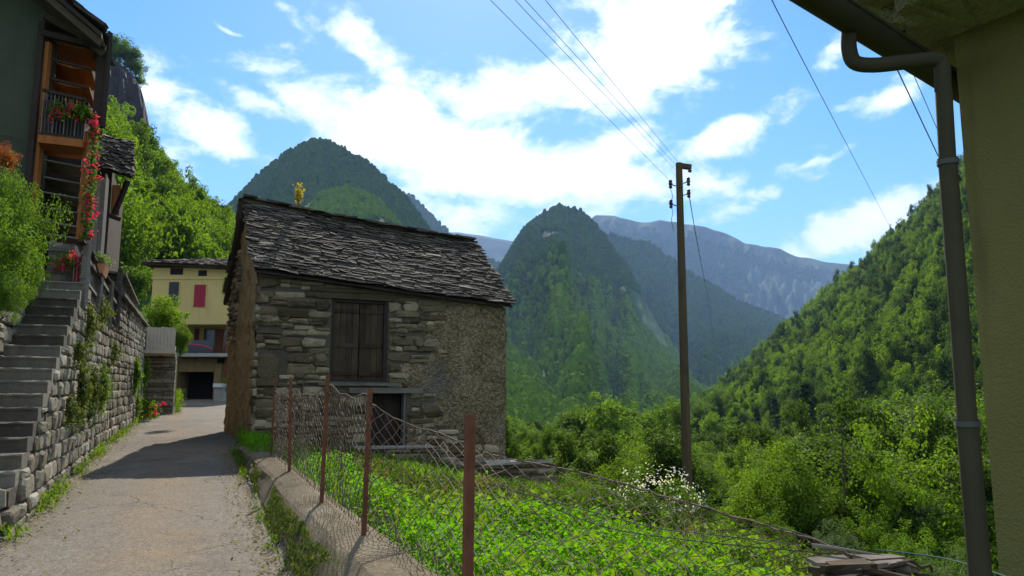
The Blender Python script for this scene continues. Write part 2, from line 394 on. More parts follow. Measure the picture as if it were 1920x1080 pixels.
leaf_mat('petal_white', (.72, .74, .66), (.82, .82, .76), (.88, .88, .84), .35, 3)
leaf_mat('leaf_red', (.16, .03, .015), (.26, .05, .02), (.3, .10, .03), .45, 3)
leaf_mat('conifer', (.013, .032, .011), (.022, .05, .014), (.034, .07, .017), .25, .2)
# ------------------------------------------------------------------ ground
def road_z(s): return .031 * s
def road_shift(s): 
    q = np.clip((np.asarray(s, float) - 27) / 20, 0, 1); return 1.9 * q * q * (3 - 2 * q)
GT = [(-400, .0), (1.3, 0.0), (1.9, .06), (4, -.30), (7, -.85), (10, -1.85), (20, -3.9), (60, -7.6), (150, -12.5), (260, -17), (600, -26), (20000, -26)]
def ground_z(x, y):
    x, y = np.asarray(x, float), np.asarray(y, float); t = HC * x + HS * y; s = -HS * x + HC * y
    base = np.interp(t, [a for a, b in GT], [b for a, b in GT])
    rise = .031 * np.clip(s, -5, 60) * np.clip(1 - (t - 2) / 25, 0, 1)
    bump = (fbm(x * .35, y * .35, 3) - .5) * np.clip((t - 1.6) / 3, 0, 1) * np.clip(.15 + t * .012, 0, 2)
    fall = -.02 * np.clip(s - 30, 0, 300) * np.clip((t - 4) / 12, 0, 1)
    fall = fall - .16 * np.clip((s - 21) / 3, 0, 1) * np.clip((3.6 - np.abs(t)) / 1.2, 0, 1)
    return np.maximum(base + rise + bump + fall, -27) - .03
na, nr = 240, 150
ang = np.linspace(-math.pi, math.pi, na + 1)[:-1]; rad = np.concatenate([[.0], np.geomspace(1.0, 10500, nr - 1)])
A_, R_ = np.meshgrid(ang, rad, indexing='ij')
gx, gy = np.sin(A_) * R_, np.cos(A_) * R_
V = np.stack([gx, gy, ground_z(gx, gy)], -1).reshape(-1, 3)
ii, jj = np.meshgrid(np.arange(na), np.arange(nr - 1), indexing='ij'); i2 = (ii + 1) % na
Q = np.stack([ii * nr + jj, ii * nr + jj + 1, i2 * nr + jj + 1, i2 * nr + jj], -1).reshape(-1, 4)
o = link(bpy.data.objects.new('ground', np_mesh('ground', V, Q, M['meadow'], smooth=True))); tag(o, kind='structure')
# road
ns = 130; sv = np.linspace(-4, 56, ns); tv = np.linspace(-1.75, 1.32, 13)
vs = []
nt = len(tv)
for s in sv:
    sh = float(road_shift(s))
    for j, t in enumerate(tv):
        e = 0
        if j == 0: t += .06 * math.sin(s * 1.7)
        vs.append(W(t + sh + (.6 if s > 40 and t > 0 else 0) + (1.1 * min(1, max(0, (s - 22.7) / 1.5)) * min(1, max(0, (34 - s) / 6)) if j == nt - 1 else 0), s, road_z(s) + .012 - .025 * (abs(t) / 1.5) ** 2 + .012 * (vn(np.array(s * .8), np.array(t * .8 + 3)) - .5)))
nt = len(tv)
fs = [(i * nt + j, i * nt + j + 1, (i + 1) * nt + j + 1, (i + 1) * nt + j) for i in range(ns - 1) for j in range(nt - 1)]
o = link(bpy.data.objects.new('road', np_mesh('road', vs, fs, M['asphalt'], smooth=True))); tag(o, kind='structure')
# ------------------------------------------------------------------ mountains
class Mount:
    def __init__(s, name, mat, sil, Dr, Df, zf, pw=1.1, amp=.16, fk=9, fr=2.2, back=.5, jag=2.0, nu=200, nr=90, seed=0., Dfunc=None, jf=60):
        us = np.array([p[0] for p in sil], float); vv = np.array([p[1] for p in sil], float)
        u = np.linspace(us[0], us[-1], nu); v = np.interp(u, us, vv)
        for _ in range(2): v[1:-1] = (v[:-2] + 2 * v[1:-1] + v[2:]) / 4
        v = v + (fbm(u / jf + seed, u * 0 + seed, 4) - .5) * 2 * jag * 2
        ke = np.array([ray(a, b) for a, b in zip(u, v)]); s.k, e = ke[:, 0], ke[:, 1]
        D = np.full(nu, float(Dr)) if Dfunc is None else np.array([Dfunc(a) for a in u])
        DF = np.full(nu, float(Df)) if not callable(Df) else np.array([Df(a) for a in u])
        nb = nr // 4; r = np.concatenate([np.linspace(0, 1, nr), 1 + np.linspace(0, 1, nb + 1)[1:]])
        K, RR = np.meshgrid(s.k, r, indexing='ij'); zr = EYE + e * D
        Y = np.where(RR <= 1, DF[:, None] + (D - DF)[:, None] * RR, D[:, None] * (1 + (RR - 1) * back))
        ZF = zf if not callable(zf) else np.array([zf(a) for a in u])[:, None]
        front = ZF + (zr[:, None] - ZF) * np.clip(RR, 0, 1) ** pw
        span = (zr[:, None] - ZF)
        warp = fbm(K * fk * .7 + seed * 3, RR * 3 + seed, 3) * 1.2
        sp = ridged(K * fk + seed + warp * .35 + RR * .3, RR * fr + seed * 2, 4) - .62
        sp2 = fbm(K * fk * 7 + seed, RR * fr * 9, 4) - .5
        front = front + span * (amp * sp + amp * .6 * sp2) * np.sin(np.pi * np.clip(RR, 0, 1)) ** .7
        # the face stays below its own skyline
        cap = EYE + (e - .006 * (1 - np.minimum(r[:nr].max(), 1)))[:, None] * Y
        front = np.where(RR < 1, np.minimum(front, cap - .01 * span * (1 - np.clip(RR, 0, 1))), front)
        bk = zr[:, None] - span * .75 * (RR - 1) ** 1.2
        Z = np.where(RR <= 1, front, bk)
        s.V = np.stack([K * Y, Y, Z], -1); s.nu, s.nr, s.nrt = nu, nr, len(r); s.u = u
        ii, jj = np.meshgrid(np.arange(nu - 1), np.arange(s.nrt - 1), indexing='ij'); n = s.nrt
        Q = np.stack([ii * n + jj, (ii + 1) * n + jj, (ii + 1) * n + jj + 1, ii * n + jj + 1], -1).reshape(-1, 4)
        s.o = link(bpy.data.objects.new(name, np_mesh(name, s.V.reshape(-1, 3), Q, M[mat], smooth=True)))
        tag(s.o, kind='structure')
    def at(s, a, b):              # a in 0..1 along the skyline, b in 0..1 from the foot to the ridge
        x = np.clip(np.asarray(a) * (s.nu - 1), 0, s.nu - 1.001); y = np.clip(np.asarray(b) * (s.nr - 1), 0, s.nr - 1.001)
        i, j = x.astype(int), y.astype(int); fx, fy = (x - i)[:, None], (y - j)[:, None]
        return (s.V[i, j] * (1 - fx) + s.V[i + 1, j] * fx) * (1 - fy) + (s.V[i, j + 1] * (1 - fx) + s.V[i + 1, j + 1] * fx) * fy
HF = [(860, 436), (900, 440), (930, 447), (960, 453), (1000, 462), (1050, 480)]
far = Mount('mountain', 'mountain_dark', [(760, 420), (820, 436)] + HF, 8600, 5600, 0, back=.12, amp=.08, jag=1.5, nr=50, seed=1.)
m_b2 = Mount('mountain', 'mountain_dark', [(690, 330), (740, 358), (775, 375), (800, 398), (845, 440), (880, 476), (905, 484), (940, 500), (980, 540), (1040, 600)], 4200, 2300, 0, back=.3, amp=.1, nr=60, seed=2.)
m_rock = Mount('mountain', 'mountain_rock', [(1000, 480), (1080, 428), (1118, 403), (1150, 402), (1172, 410), (1200, 417), (1240, 412), (1300, 424), (1350, 432), (1385, 446), (1395, 455), (1450, 468), (1500, 484), (1570, 493), (1680, 510), (1800, 560)],
               7000, 3900, 60, back=.2, pw=1.5, amp=.3, fk=22, jag=3.6, nu=300, nr=130, seed=3.)
m_mid = Mount('mountain', 'mountain_dark', [(1060, 470), (1110, 428), (1145, 440), (1175, 448), (1215, 452), (1250, 476), (1290, 508), (1340, 540), (1400, 572), (1450, 590), (1490, 620), (1560, 700), (1640, 780)],
              3700, 1500, -10, back=.3, pw=1.5, amp=.36, fk=9, fr=.9, jag=2.2, nu=240, nr=110, seed=4.)
m_left = Mount('mountain', 'mountain_dark', [(250, 560), (340, 480), (400, 410), (445, 372), (470, 345), (490, 324), (540, 284), (570, 268), (595, 263), (622, 268), (645, 277), (690, 305), (740, 350), (775, 388), (810, 436), (850, 500), (900, 580), (960, 660)],
               1700, 700, -10, pw=1.6, amp=.34, fk=8, fr=.8, jag=2.2, nu=260, nr=110, seed=5.)
m_knoll = Mount('mountain', 'mountain_green', [(430, 700), (470, 520), (530, 430), (570, 385), (600, 366), (640, 354), (680, 362), (715, 385), (740, 415), (800, 480), (860, 560), (900, 700)],
                1250, 640, -10, pw=.95, amp=.12, fk=8, jag=2.2, nu=120, nr=60, seed=6.)
m_peak = Mount('mountain', 'mountain_green', [(800, 760), (860, 660), (900, 572), (925, 525), (950, 482), (985, 430), (1010, 407), (1035, 392), (1057, 387), (1085, 394), (1105, 408), (1130, 436), (1150, 466), (1175, 500), (1205, 560), (1240, 620), (1290, 690), (1350, 742), (1430, 800), (1500, 850)],
               2300, 520, -22, pw=1.7, amp=.58, fk=8, fr=.6, jag=1.6, nu=330, nr=190, seed=7.6)
m_spur = Mount('mountain', 'mountain_green', [(700, 800), (760, 600), (860, 606), (930, 630), (980, 668), (1040, 708), (1100, 748), (1160, 780), (1230, 806), (1300, 826)],
               1300, 400, -24, pw=.9, amp=.14, fk=10, jag=2.2, nu=200, nr=80, seed=8.)
def hill_D(u): return float(np.interp(u, [1180, 1280, 1400, 1560, 1700, 1820, 2000, 2400], [560, 600, 700, 760, 720, 640, 560, 480]))
def hill_F(u): return float(np.interp(u, [1180, 1280, 1400, 1560, 1700, 1820, 2000, 2400], [330, 300, 250, 190, 150, 120, 95, 70]))
m_hill = Mount('hill', 'hill_green', [(1180, 872), (1240, 835), (1290, 795), (1330, 758), (1400, 698), (1450, 648), (1500, 604), (1560, 550), (1620, 503), (1680, 446), (1740, 388), (1800, 328), (1850, 275), (1950, 180), (2100, 60), (2400, -120)],
               0, hill_F, -17, pw=1.0, amp=.07, fk=6, jag=1.5, nu=220, nr=120, seed=9., Dfunc=hill_D)
# slope behind the old houses on the left, and the cliff above it
m_slope = Mount('hill', 'hill_green', [(-900, 120), (-500, 170), (-200, 200), (0, 225), (100, 250), (180, 268), (230, 300), (300, 362), (370, 412), (420, 452), (445, 470), (500, 520), (560, 580), (640, 660)],
                105, lambda u: float(np.interp(u, [-900, 0, 250, 640], [24, 34, 54, 100])), 2.0, pw=.95, amp=.05, fk=5, jag=3, nu=110, nr=70, seed=10.,
                Dfunc=lambda u: float(np.interp(u, [-900, 0, 300, 640], [140, 180, 230, 330])))
m_cliff = Mount('cliff', 'cliff_rock', [(-500, -140), (-200, -60), (0, 10), (120, 60), (185, 96), (215, 112), (245, 135), (262, 158), (270, 190), (278, 225), (284, 250), (292, 330), (310, 420)],
                330, 285, 45, pw=.45, amp=.30, fk=34, fr=2.5, jag=4, nu=200, nr=110, seed=11., back=.9, jf=25)
# ------------------------------------------------------------------ foliage
nrs = np.random.RandomState
def unit(a): return a / np.maximum(np.linalg.norm(a, axis=-1, keepdims=True), 1e-9)
def leaf_quads(C, N, size, rs, aspect=.55, fold=.25, up=None):
    """one folded rhombic blade per row: C centres, N facing, size length"""
    n = len(C); size = np.broadcast_to(size, (n,))
    d = unit(rs.normal(size=(n, 3)) if up is None else up + rs.normal(size=(n, 3)) * .45)
    N = unit(N); a = unit(d - N * (d * N).sum(1, keepdims=True)); b = np.cross(N, a)
    L, Wd = size[:, None], size[:, None] * aspect
    v0 = C - a * L * .5; v2 = C + a * L * .5
    v1 = C + b * Wd * .5 + N * Wd * fold; v3 = C - b * Wd * .5 + N * Wd * fold
    V = np.stack([v0, v1, v2, v3], 1).reshape(-1, 3); Q = np.arange(n * 4).reshape(-1, 4)
    return V, Q, np.clip(rs.rand(n), 0, 1)
def crown_points(kind, n, rs, nclump, h=1.0, w=1.0):
    """clump centres and radii for a crown of unit height (z from 0 to 1) and unit half width"""
    out = []
    if kind == 'conifer':
        z = rs.rand(nclump) ** 1.15; rr = (1 - z) * .92 + .05; a = rs.rand(nclump) * 6.283; q = np.sqrt(rs.rand(nclump)) * .35 + .65
        c = np.stack([np.cos(a) * rr * q, np.sin(a) * rr * q, z * .97], -1); r = .12 + .13 * (1 - z)
    else:
        a = rs.rand(nclump) * 6.283; cz = rs.rand(nclump) * 2 - 1; q = rs.rand(nclump) ** .45 * .80
        s = np.sqrt(1 - cz ** 2); c = np.stack([np.cos(a) * s * q, np.sin(a) * s * q, cz * q], -1)
        if kind == 'tall': c[:, :2] *= (1 - .45 * np.clip(c[:, 2:3], -1, 1)) * .95
        if kind == 'spread': c[:, 2] *= .85; c[:, :2] *= 1.05
        lump = .75 + .5 * rs.rand(nclump); c *= (lump * .92 + .04)[:, None]
        c[:, 2] = .5 + c[:, 2] * .5; r = .13 + .15 * rs.rand(nclump)
    return c, r
def crown(kind, n, nclump, h, w, size, seed, fill=.25, flat=.75):
    """leaves of one crown: height h above its base, half width w"""
    rs = nrs(seed); c, r = crown_points(kind, n, rs, nclump)
    k = rs.randint(0, nclump, n); d = unit(rs.normal(size=(n, 3)))
    q = np.where(rs.rand(n) < fill, rs.rand(n), .75 + .3 * rs.rand(n))
    sc = np.array([w, w, h * .55]); rr = r[k][:, None] * q[:, None] * np.array([w, w, min(h * .6, w * 1.0)])
    if kind == 'conifer': rr[:, 2] *= .45
    C = c[k] * np.array([w, w, h]) + d * rr
    C[:, 2] = np.maximum(C[:, 2], 0)
    N = d * .75 + np.array([0, 0, .55]) + rs.normal(size=(n, 3)) * .55
    if kind == 'conifer': N = d * .3 + np.array([0, 0, .5]) + rs.normal(size=(n, 3)) * .6
    sz = size * (.6 + .8 * rs.rand(n))
    return leaf_quads(C, N, sz, rs), c * np.array([w, w, h]), r
CROWNS = {}
def crown_mesh(key, kind, n, nclump, h, w, size, seed, matname):
    (V, Q, T), c, r = crown(kind, n, nclump, h, w, size, seed)
    me = np_mesh('crown', V, Q, M[matname], T); CROWNS[key] = (me, c, r, kind, h, w); return me
def trunk_mesh(key, base, rad, seed, limbs=7):
    """tapered trunk from z=0, limbs to some of the clumps of crown KEY that starts at height base"""
    me, c, r, kind, h, w = CROWNS[key]; rr = random.Random(seed); mb = MB()
    top = base + h * (.93 if kind == 'conifer' else .72); pts = []
    for i in range(7):
        f = i / 6; pts.append((rr.uniform(-.03, .03) * w * f, rr.uniform(-.03, .03) * w * f, -.3 + (top + .3) * f))
    mb.tube(pts, [rad * (1.25 if i == 0 else 1) * (1 - .85 * i / 6) for i in range(7)], 7)
    idx = list(range(len(c))); rr.shuffle(idx)
    for j in idx[:limbs]:
        e = Vector(c[j]) + Vector((0, 0, base)); z0 = max(base * .6, e.z - .45 * math.hypot(e.x, e.y) - .1 * h); z0 = min(z0, top * .95)
        q = z0 / top; a = Vector((0, 0, z0)); mid = (a + e) / 2 + Vector((0, 0, -.06 * h * rr.random()))
        mb.tube([a, mid, e], [rad * (1 - .8 * q) * .55, rad * .3, rad * .1], 5, cap=False)
    me2 = bpy.data.meshes.new('trunk'); me2.from_pydata([tuple(p) for p in mb.v], [], mb.f); me2.materials.append(M['bark'])
    a = me2.attributes.new('tint', 'FLOAT', 'FACE'); a.data.foreach_set('value', [rr.random()] * len(mb.f))
    me2.polygons.foreach_set('use_smooth', [True] * len(me2.polygons)); return me2
# kinds of tree: key -> crown mesh, trunk mesh, height of the crown's base
KIND = {}
def tree_kind(key, kind, n, nclump, h, w, size, seed, matname, base, rad, limbs=7):
    me = crown_mesh(key, kind, n, nclump, h, w, size, seed, matname)
    KIND[key] = (me, trunk_mesh(key, base, rad, seed, limbs), base, h, w)
tree_kind('broad_a', 'round', 5200, 60, 9.0, 4.2, .36, 1, 'leaf_spring', 2.0, .24)
tree_kind('broad_b', 'spread', 5200, 60, 7.5, 4.6, .36, 2, 'leaf_mid', 2.2, .26)
tree_kind('broad_c', 'tall', 4600, 50, 11.0, 3.4, .36, 3, 'leaf_spring', 2.0, .22)
tree_kind('broad_d', 'tall', 4800, 55, 12.0, 4.0, .38, 4, 'leaf_dark', 2.2, .26)
tree_kind('conifer_a', 'conifer', 4600, 130, 15.0, 3.0, .42, 5, 'conifer', 1.2, .24, 14)
tree_kind('silver', 'tall', 4200, 45, 8.0, 2.6, .26, 6, 'leaf_silver', 1.0, .16)
tree_kind('airy', 'round', 4600, 42, 5.6, 2.5, .13, 7, 'leaf_spring', .6, .09, 14)
tree_kind('airy_b', 'tall', 4200, 42, 6.4, 2.2, .14, 8, 'leaf_mid', .5, .08, 14)
tree_kind('shrub', 'round', 5200, 48, 2.2, 1.5, .085, 9, 'leaf_mid', .1, .05, 12)
tree_kind('shrub_b', 'spread', 5200, 48, 2.0, 1.6, .085, 10, 'leaf_dark', .1, .05, 12)
def plant_tree(name, key, x, y, z, height, label, cat='tree', group=None, width=1.0, rz=None, leaf=None):
    me, tr, base, h, w = KIND[key]; f = height / (base + h)
    o = empty(name, (x, y, z), label, cat, group, rnd.uniform(0, 6.28) if rz is None else rz)
    t = link(bpy.data.objects.new('trunk', tr), o); c = link(bpy.data.objects.new('crown', me), o)
    o.scale = (f * width, f * width, f); c.location = (0, 0, base)
    if leaf: 
        c.material_slots[0].link = 'OBJECT'; c.material_slots[0].material = M[leaf]
    return o
# ------------------------------------------------------------------ forests that read as one mass
def canopy_group(name, crowns, matname=None, blob=0):
    """node group that sets a tree crown on every point of a mesh"""
    ng = bpy.data.node_groups.new(name, 'GeometryNodeTree')
    ng.interface.new_socket('Geometry', in_out='INPUT', socket_type='NodeSocketGeometry'); ng.interface.new_socket('Geometry', in_out='OUTPUT', socket_type='NodeSocketGeometry')
    n, l = ng.nodes, ng.links; gi, go = n.new('NodeGroupInput'), n.new('NodeGroupOutput'); join = n.new('GeometryNodeJoinGeometry')
    for c in reversed(crowns):
        oi = n.new('GeometryNodeObjectInfo'); oi.inputs['Object'].default_value = c; oi.transform_space = 'ORIGINAL'
        gt = n.new('GeometryNodeGeometryToInstance'); l.new(oi.outputs['Geometry'], gt.inputs[0]); l.new(gt.outputs[0], join.inputs[0])
    for b in range(blob):
        ico = n.new('GeometryNodeMeshIcoSphere'); ico.inputs['Radius'].default_value = 1; ico.inputs['Subdivisions'].default_value = 3
        sp = n.new('GeometryNodeSetPosition'); nz = n.new('ShaderNodeTexNoise'); nz.noise_dimensions = '4D'; nz.inputs['W'].default_value = b * 3.3
        nz.inputs['Scale'].default_value = 2.2; nz.inputs['Detail'].default_value = 3; nz.inputs['Roughness'].default_value = .8
        p = n.new('GeometryNodeInputPosition'); sub = n.new('ShaderNodeMath'); sub.operation = 'MULTIPLY_ADD'; sub.inputs[1].default_value = 1.5; sub.inputs[2].default_value = -.75
        vm = n.new('ShaderNodeVectorMath'); vm.operation = 'SCALE'; l.new(p.outputs[0], vm.inputs[0]); l.new(nz.outputs[0], sub.inputs[0]); l.new(sub.outputs[0], vm.inputs['Scale'])
        l.new(p.outputs[0], nz.inputs['Vector'])
        tall = n.new('ShaderNodeVectorMath'); tall.operation = 'ADD'; l.new(vm.outputs[0], tall.inputs[0]); tall.inputs[1].default_value = (0, 0, 0)
        l.new(ico.outputs[0], sp.inputs['Geometry']); l.new(tall.outputs[0], sp.inputs['Offset'])
        tr = n.new('GeometryNodeTransform'); l.new(sp.outputs[0], tr.inputs['Geometry']); tr.inputs['Scale'].default_value = ((1, 1, 1.25), (.8, .8, 1.45), (1.15, 1.15, 1.0))[b % 3]; tr.inputs['Translation'].default_value = (0, 0, .7)
        sm = n.new('GeometryNodeSetMaterial'); sm.inputs['Material'].default_value = M[matname]; l.new(tr.outputs[0], sm.inputs[0])
        gt = n.new('GeometryNodeGeometryToInstance'); l.new(sm.outputs[0], gt.inputs[0]); l.new(gt.outputs[0], join.inputs[0])
    iop = n.new('GeometryNodeInstanceOnPoints'); l.new(gi.outputs[0], iop.inputs['Points']); l.new(join.outputs[0], iop.inputs['Instance'])
    iop.inputs['Pick Instance'].default_value = True
    def at(nm, typ):
        a = n.new('GeometryNodeInputNamedAttribute'); a.data_type = typ; a.inputs['Name'].default_value = nm; return a.outputs['Attribute']
    l.new(at('pick', 'INT'), iop.inputs['Instance Index'])
    cx = n.new('ShaderNodeCombineXYZ'); l.new(at('turn', 'FLOAT'), cx.inputs[2]); l.new(cx.outputs[0], iop.inputs['Rotation'])
    cs = n.new('ShaderNodeCombineXYZ'); s1, s2 = at('wide', 'FLOAT'), at('high', 'FLOAT')
    l.new(s1, cs.inputs[0]); l.new(s1, cs.inputs[1]); l.new(s2, cs.inputs[2]); l.new(cs.outputs[0], iop.inputs['Scale'])
    l.new(iop.outputs[0], go.inputs[0]); return ng
def forest(name, pts, wide, high, pick, ng, label=None):
    n = len(pts); me = bpy.data.meshes.new(name); me.vertices.add(n); me.vertices.foreach_set('co', np.asarray(pts, np.float32).ravel())
    rs = nrs(n)
    for nm, ty, vals in (('wide', 'FLOAT', wide), ('high', 'FLOAT', high), ('turn', 'FLOAT', rs.rand(n) * 6.283), ('pick', 'INT', pick)):
        a = me.attributes.new(nm, ty, 'POINT'); a.data.foreach_set('value', np.asarray(vals, np.int32 if ty == 'INT' else np.float32))
    o = link(bpy.data.objects.new(name, me)); md = o.modifiers.new('canopy', 'NODES'); md.node_group = ng
    return tag(o, label, None, None, 'stuff')
far_dark = canopy_group('canopy dark', [], 'canopy_far', 3); far_light = canopy_group('canopy light', [], 'canopy_light', 3)
def cover(m, n, size, ng, a=(0, 1), b=(0, 1), seed=0, bp=.75, keep=None, tall=1.0, sink=.2, near_less=0):
    rs = nrs(seed + 77); A = a[0] + (a[1] - a[0]) * rs.rand(n); B = (b[0] + (b[1] - b[0]) * rs.rand(n) ** bp)
    p = m.at(A, B); ok = np.ones(n, bool)
    if keep is not None: ok = keep(p, A, B, rs)
    p, B = p[ok], B[ok]; k = len(p); sz = size * (.55 + .8 * rs.rand(k)); p[:, 2] -= sink * sz
    return p, sz, sz * tall * (.75 + .6 * rs.rand(k)), rs.randint(0, 3, k)
# ------------------------------------------------------------------ woods on the mountains
def clear(fx, fy, lo, seed):
    """bare patches: no trees where the noise is high"""
    return lambda p, A, B, rs: fbm(p[:, 0] * fx + seed, p[:, 2] * fy + seed, 4) < lo
forest('far_woodland', *cover(m_left, 34000, 3.7, far_dark, (.12, .9), (.05, 1), 1, .8), far_dark)
forest('far_woodland', *cover(m_knoll, 8000, 3.8, far_light, (.02, .95), (.1, 1), 2, .8, clear(.004, .004, .62, 3)), far_light)
pk = cover(m_peak, 50000, 4.6, far_dark, (0, 1), (.02, 1), 3, .8, clear(.0035, .0045, .64, 2))
sunlit_lo = pk[0][:, 2] + 260 * (fbm(pk[0][:, 0] * .006, pk[0][:, 2] * .008, 4) - .5) + 130 * (nrs(5).rand(len(pk[0])) - .5) < 215  # paler canopy low on the peak: sunlight put into the leaf colour
forest('far_woodland', *[q[~sunlit_lo] for q in pk], far_dark)
forest('far_woodland', *[q[sunlit_lo] for q in pk], far_light)
forest('far_woodland', *cover(m_spur, 11000, 4.0, far_light, (.2, 1), (0, 1), 4, .9), far_light)
forest('far_woodland', *cover(m_mid, 20000, 7.0, far_dark, (.02, .98), (0, 1), 5, .8, clear(.002, .003, .62, 4)), far_dark)
forest('far_woodland', *cover(m_rock, 9000, 13, far_dark, (.05, .97), (.1, .92), 6, .8, clear(.0014, .0022, .53, 6)), far_dark)
forest('far_woodland', *cover(m_b2, 6000, 9, far_dark, (.1, .95), (.4, 1), 7, .8), far_dark)
# ------------------------------------------------------------------ trees one can tell apart
rr = random.Random(31); rnd.seed(77)
def slope_z(m, x, y):                   # height of a mountain sheet above a point
    k = x / y; i = int(np.clip(np.searchsorted(m.k, k), 1, m.nu - 1)); f = (k - m.k[i - 1]) / (m.k[i] - m.k[i - 1])
    a = m.V[i - 1, :m.nr] * (1 - f) + m.V[i, :m.nr] * f; return float(np.interp(y, a[:, 1], a[:, 2]))
def at_px(u, v_base, Y, sheet=None):
    p = P(u, v_base, Y)
    z = slope_z(sheet, p.x, Y) if sheet is not None else max(float(ground_z(p.x, Y)), -27)
    return p.x, Y, z - .2
GL = 'broadleaf trees on the slope behind the village'
LEFT = [  # column, depth, height, kind, label
    (205, 79, 9.0, 'broad_a', 'leafy tree rising right behind the little slab roofed barn'),
    (243, 69, 6.5, 'broad_b', 'dark rounded tree between the plank shed and the ochre house, lowest of the slope'),
    (215, 131, 12.0, 'broad_c', 'bright tree highest up the slope beneath the cliff foot'),
    (262, 145, 13.0, 'broad_a', 'broad spring green tree on the skyline just right of the cliff'),
    (300, 155, 12.0, 'broad_a', 'round topped tree on the slope skyline above the ochre roof corner'),
    (335, 169, 13.0, 'broad_c', 'tall pointed tree on the skyline left of the dark trees'),
    (368, 188, 13.0, 'broad_d', 'dark tree cresting the slope skyline, left one of the dark pair'),
    (402, 202, 14.0, 'broad_d', 'dark tree cresting the slope skyline, right one of the dark pair'),
    (432, 216, 13.0, 'broad_c', 'last tree of the slope beside the hut gable top'),
    (285, 109, 10.0, 'broad_b', 'wide mid green tree directly above the left end of the ochre roof'),
    (330, 133, 11.0, 'broad_a', 'bright full tree straight above the middle of the ochre roof'),
    (375, 145, 11.0, 'broad_b', 'shadowy wide tree behind the chimney of the ochre house'),
    (418, 155, 11.0, 'broad_a', 'light green tree right of the chimney of the ochre house'),
    (440, 173, 11.0, 'broad_b', 'green tree showing in the gap between chimney and hut roof'),
    (230, 100, 10.0, 'broad_a', 'full bright tree above the slab roofed barn, below the skyline'),
    (255, 92, 8.0, 'broad_c', 'slim tree left of the ochre house, halfway up the slope'),
    (350, 141, 9.0, 'broad_c', 'narrow tree peeping over the ochre roof left of its chimney'),
    (180, 164, 11.0, 'broad_a', 'tree on the slope edging out from behind the gallery posts'),
    (395, 164, 12.0, 'broad_a', 'bright tree in front of the dark skyline pair')]
FIRST = {}
for u, Y_, h, k, lab in LEFT:
    x, y, z = at_px(u, 600, Y_, m_slope); o = plant_tree('broadleaf_tree', k, x, y, z, h, lab, 'tree', GL, 1.1); FIRST.setdefault(k, o)
CL = 'trees along the top of the cliff'
for u, v, h, lab in ((196, 100, 7, 'bushy tree on the cliff top nearest the gallery roof'), (208, 108, 8, 'rounded tree on the cliff top, tallest of the clump'), (222, 116, 6, 'low tree on the cliff top between rounded ones'),
                     (233, 126, 7.5, 'broad tree in the middle of the cliff top clump'), (244, 138, 6, 'small tree on the sloping part of the cliff top'), (253, 146, 6.5, 'outer tree near the cliff edge'), (259, 160, 4.5, 'last small tree clinging to the cliff edge above the drop')):
    p = P(u, v + 6, 334); plant_tree('clifftop_tree', rr.choice(['broad_a', 'broad_b']), p.x, p.y, p.z - 2, h * 2.1, lab, 'tree', CL, 1.2)
# conifers and broadleaf trees at the foot of the right hill
GR = 'trees at the foot of the wooded hill'
RIGHT = [(1345, 205, 14, 'broad_a', 'rounded tree at the left toe of the wooded hill, beside the pole'), (1385, 196, 13, 'broad_c', 'upright bright tree at the hill foot right of the pole'),
    (1440, 178, 12, 'broad_c', 'narrow light green tree standing against the dark hill foot'), (1487, 168, 11, 'broad_a', 'yellow green dome shaped tree against the dark hill foot'),
    (1515, 118, 17, 'conifer_a', 'slim spruce rising above the light shrubs, left of the bare sapling'), (1560, 160, 18, 'broad_d', 'dark tree behind the tall sapling at the hill foot'),
    (1600, 150, 18, 'broad_d', 'tall dark tree in the middle of the hill foot'), (1640, 130, 17, 'broad_b', 'wide dark tree below the bare trunks on the hill'),
    (1690, 105, 15, 'broad_a', 'large bright round tree left of the downpipe'), (1655, 118, 13, 'broad_a', 'smaller bright tree leaning on the large round one'),
    (1750, 100, 17, 'broad_b', 'deep green tree right beside the downpipe, upper one'), (1725, 62, 12, 'silver', 'pale silvery willow left of the lower downpipe'),
    (1770, 58, 11, 'silver', 'second silvery willow partly behind the downpipe'), (1765, 120, 20, 'broad_d', 'tall dark tree behind the downpipe'),
    (1820, 70, 12, 'broad_a', 'green tree in the gap between downpipe and house wall'), (1850, 110, 19, 'broad_b', 'taller tree in the gap between downpipe and house wall'),
    (1420, 210, 17, 'conifer_a', 'dark spruce at the hill foot behind the narrow light tree'), (1530, 190, 20, 'conifer_a', 'tall spruce behind the dome shaped tree'), (1455, 215, 20, 'conifer_a', 'spruce rising between the narrow tree and the dome shaped one')]
for u, Y_, h, k, lab in RIGHT:
    x, y, z = at_px(u, 820, Y_); zz = max(z, slope_z(m_hill, x, y) if y > m_hill.V[:, 0, 1].min() and y > np.interp(x / y, m_hill.k, m_hill.V[:, 0, 1]) else z)
    o = plant_tree('spruce' if k == 'conifer_a' else 'willow' if k == 'silver' else 'broadleaf_tree', k, x, y, zz - .3, h * .88, lab, 'tree', GR, 1.15, leaf='leaf_dark' if k == 'broad_b' else None); FIRST.setdefault(k, o)
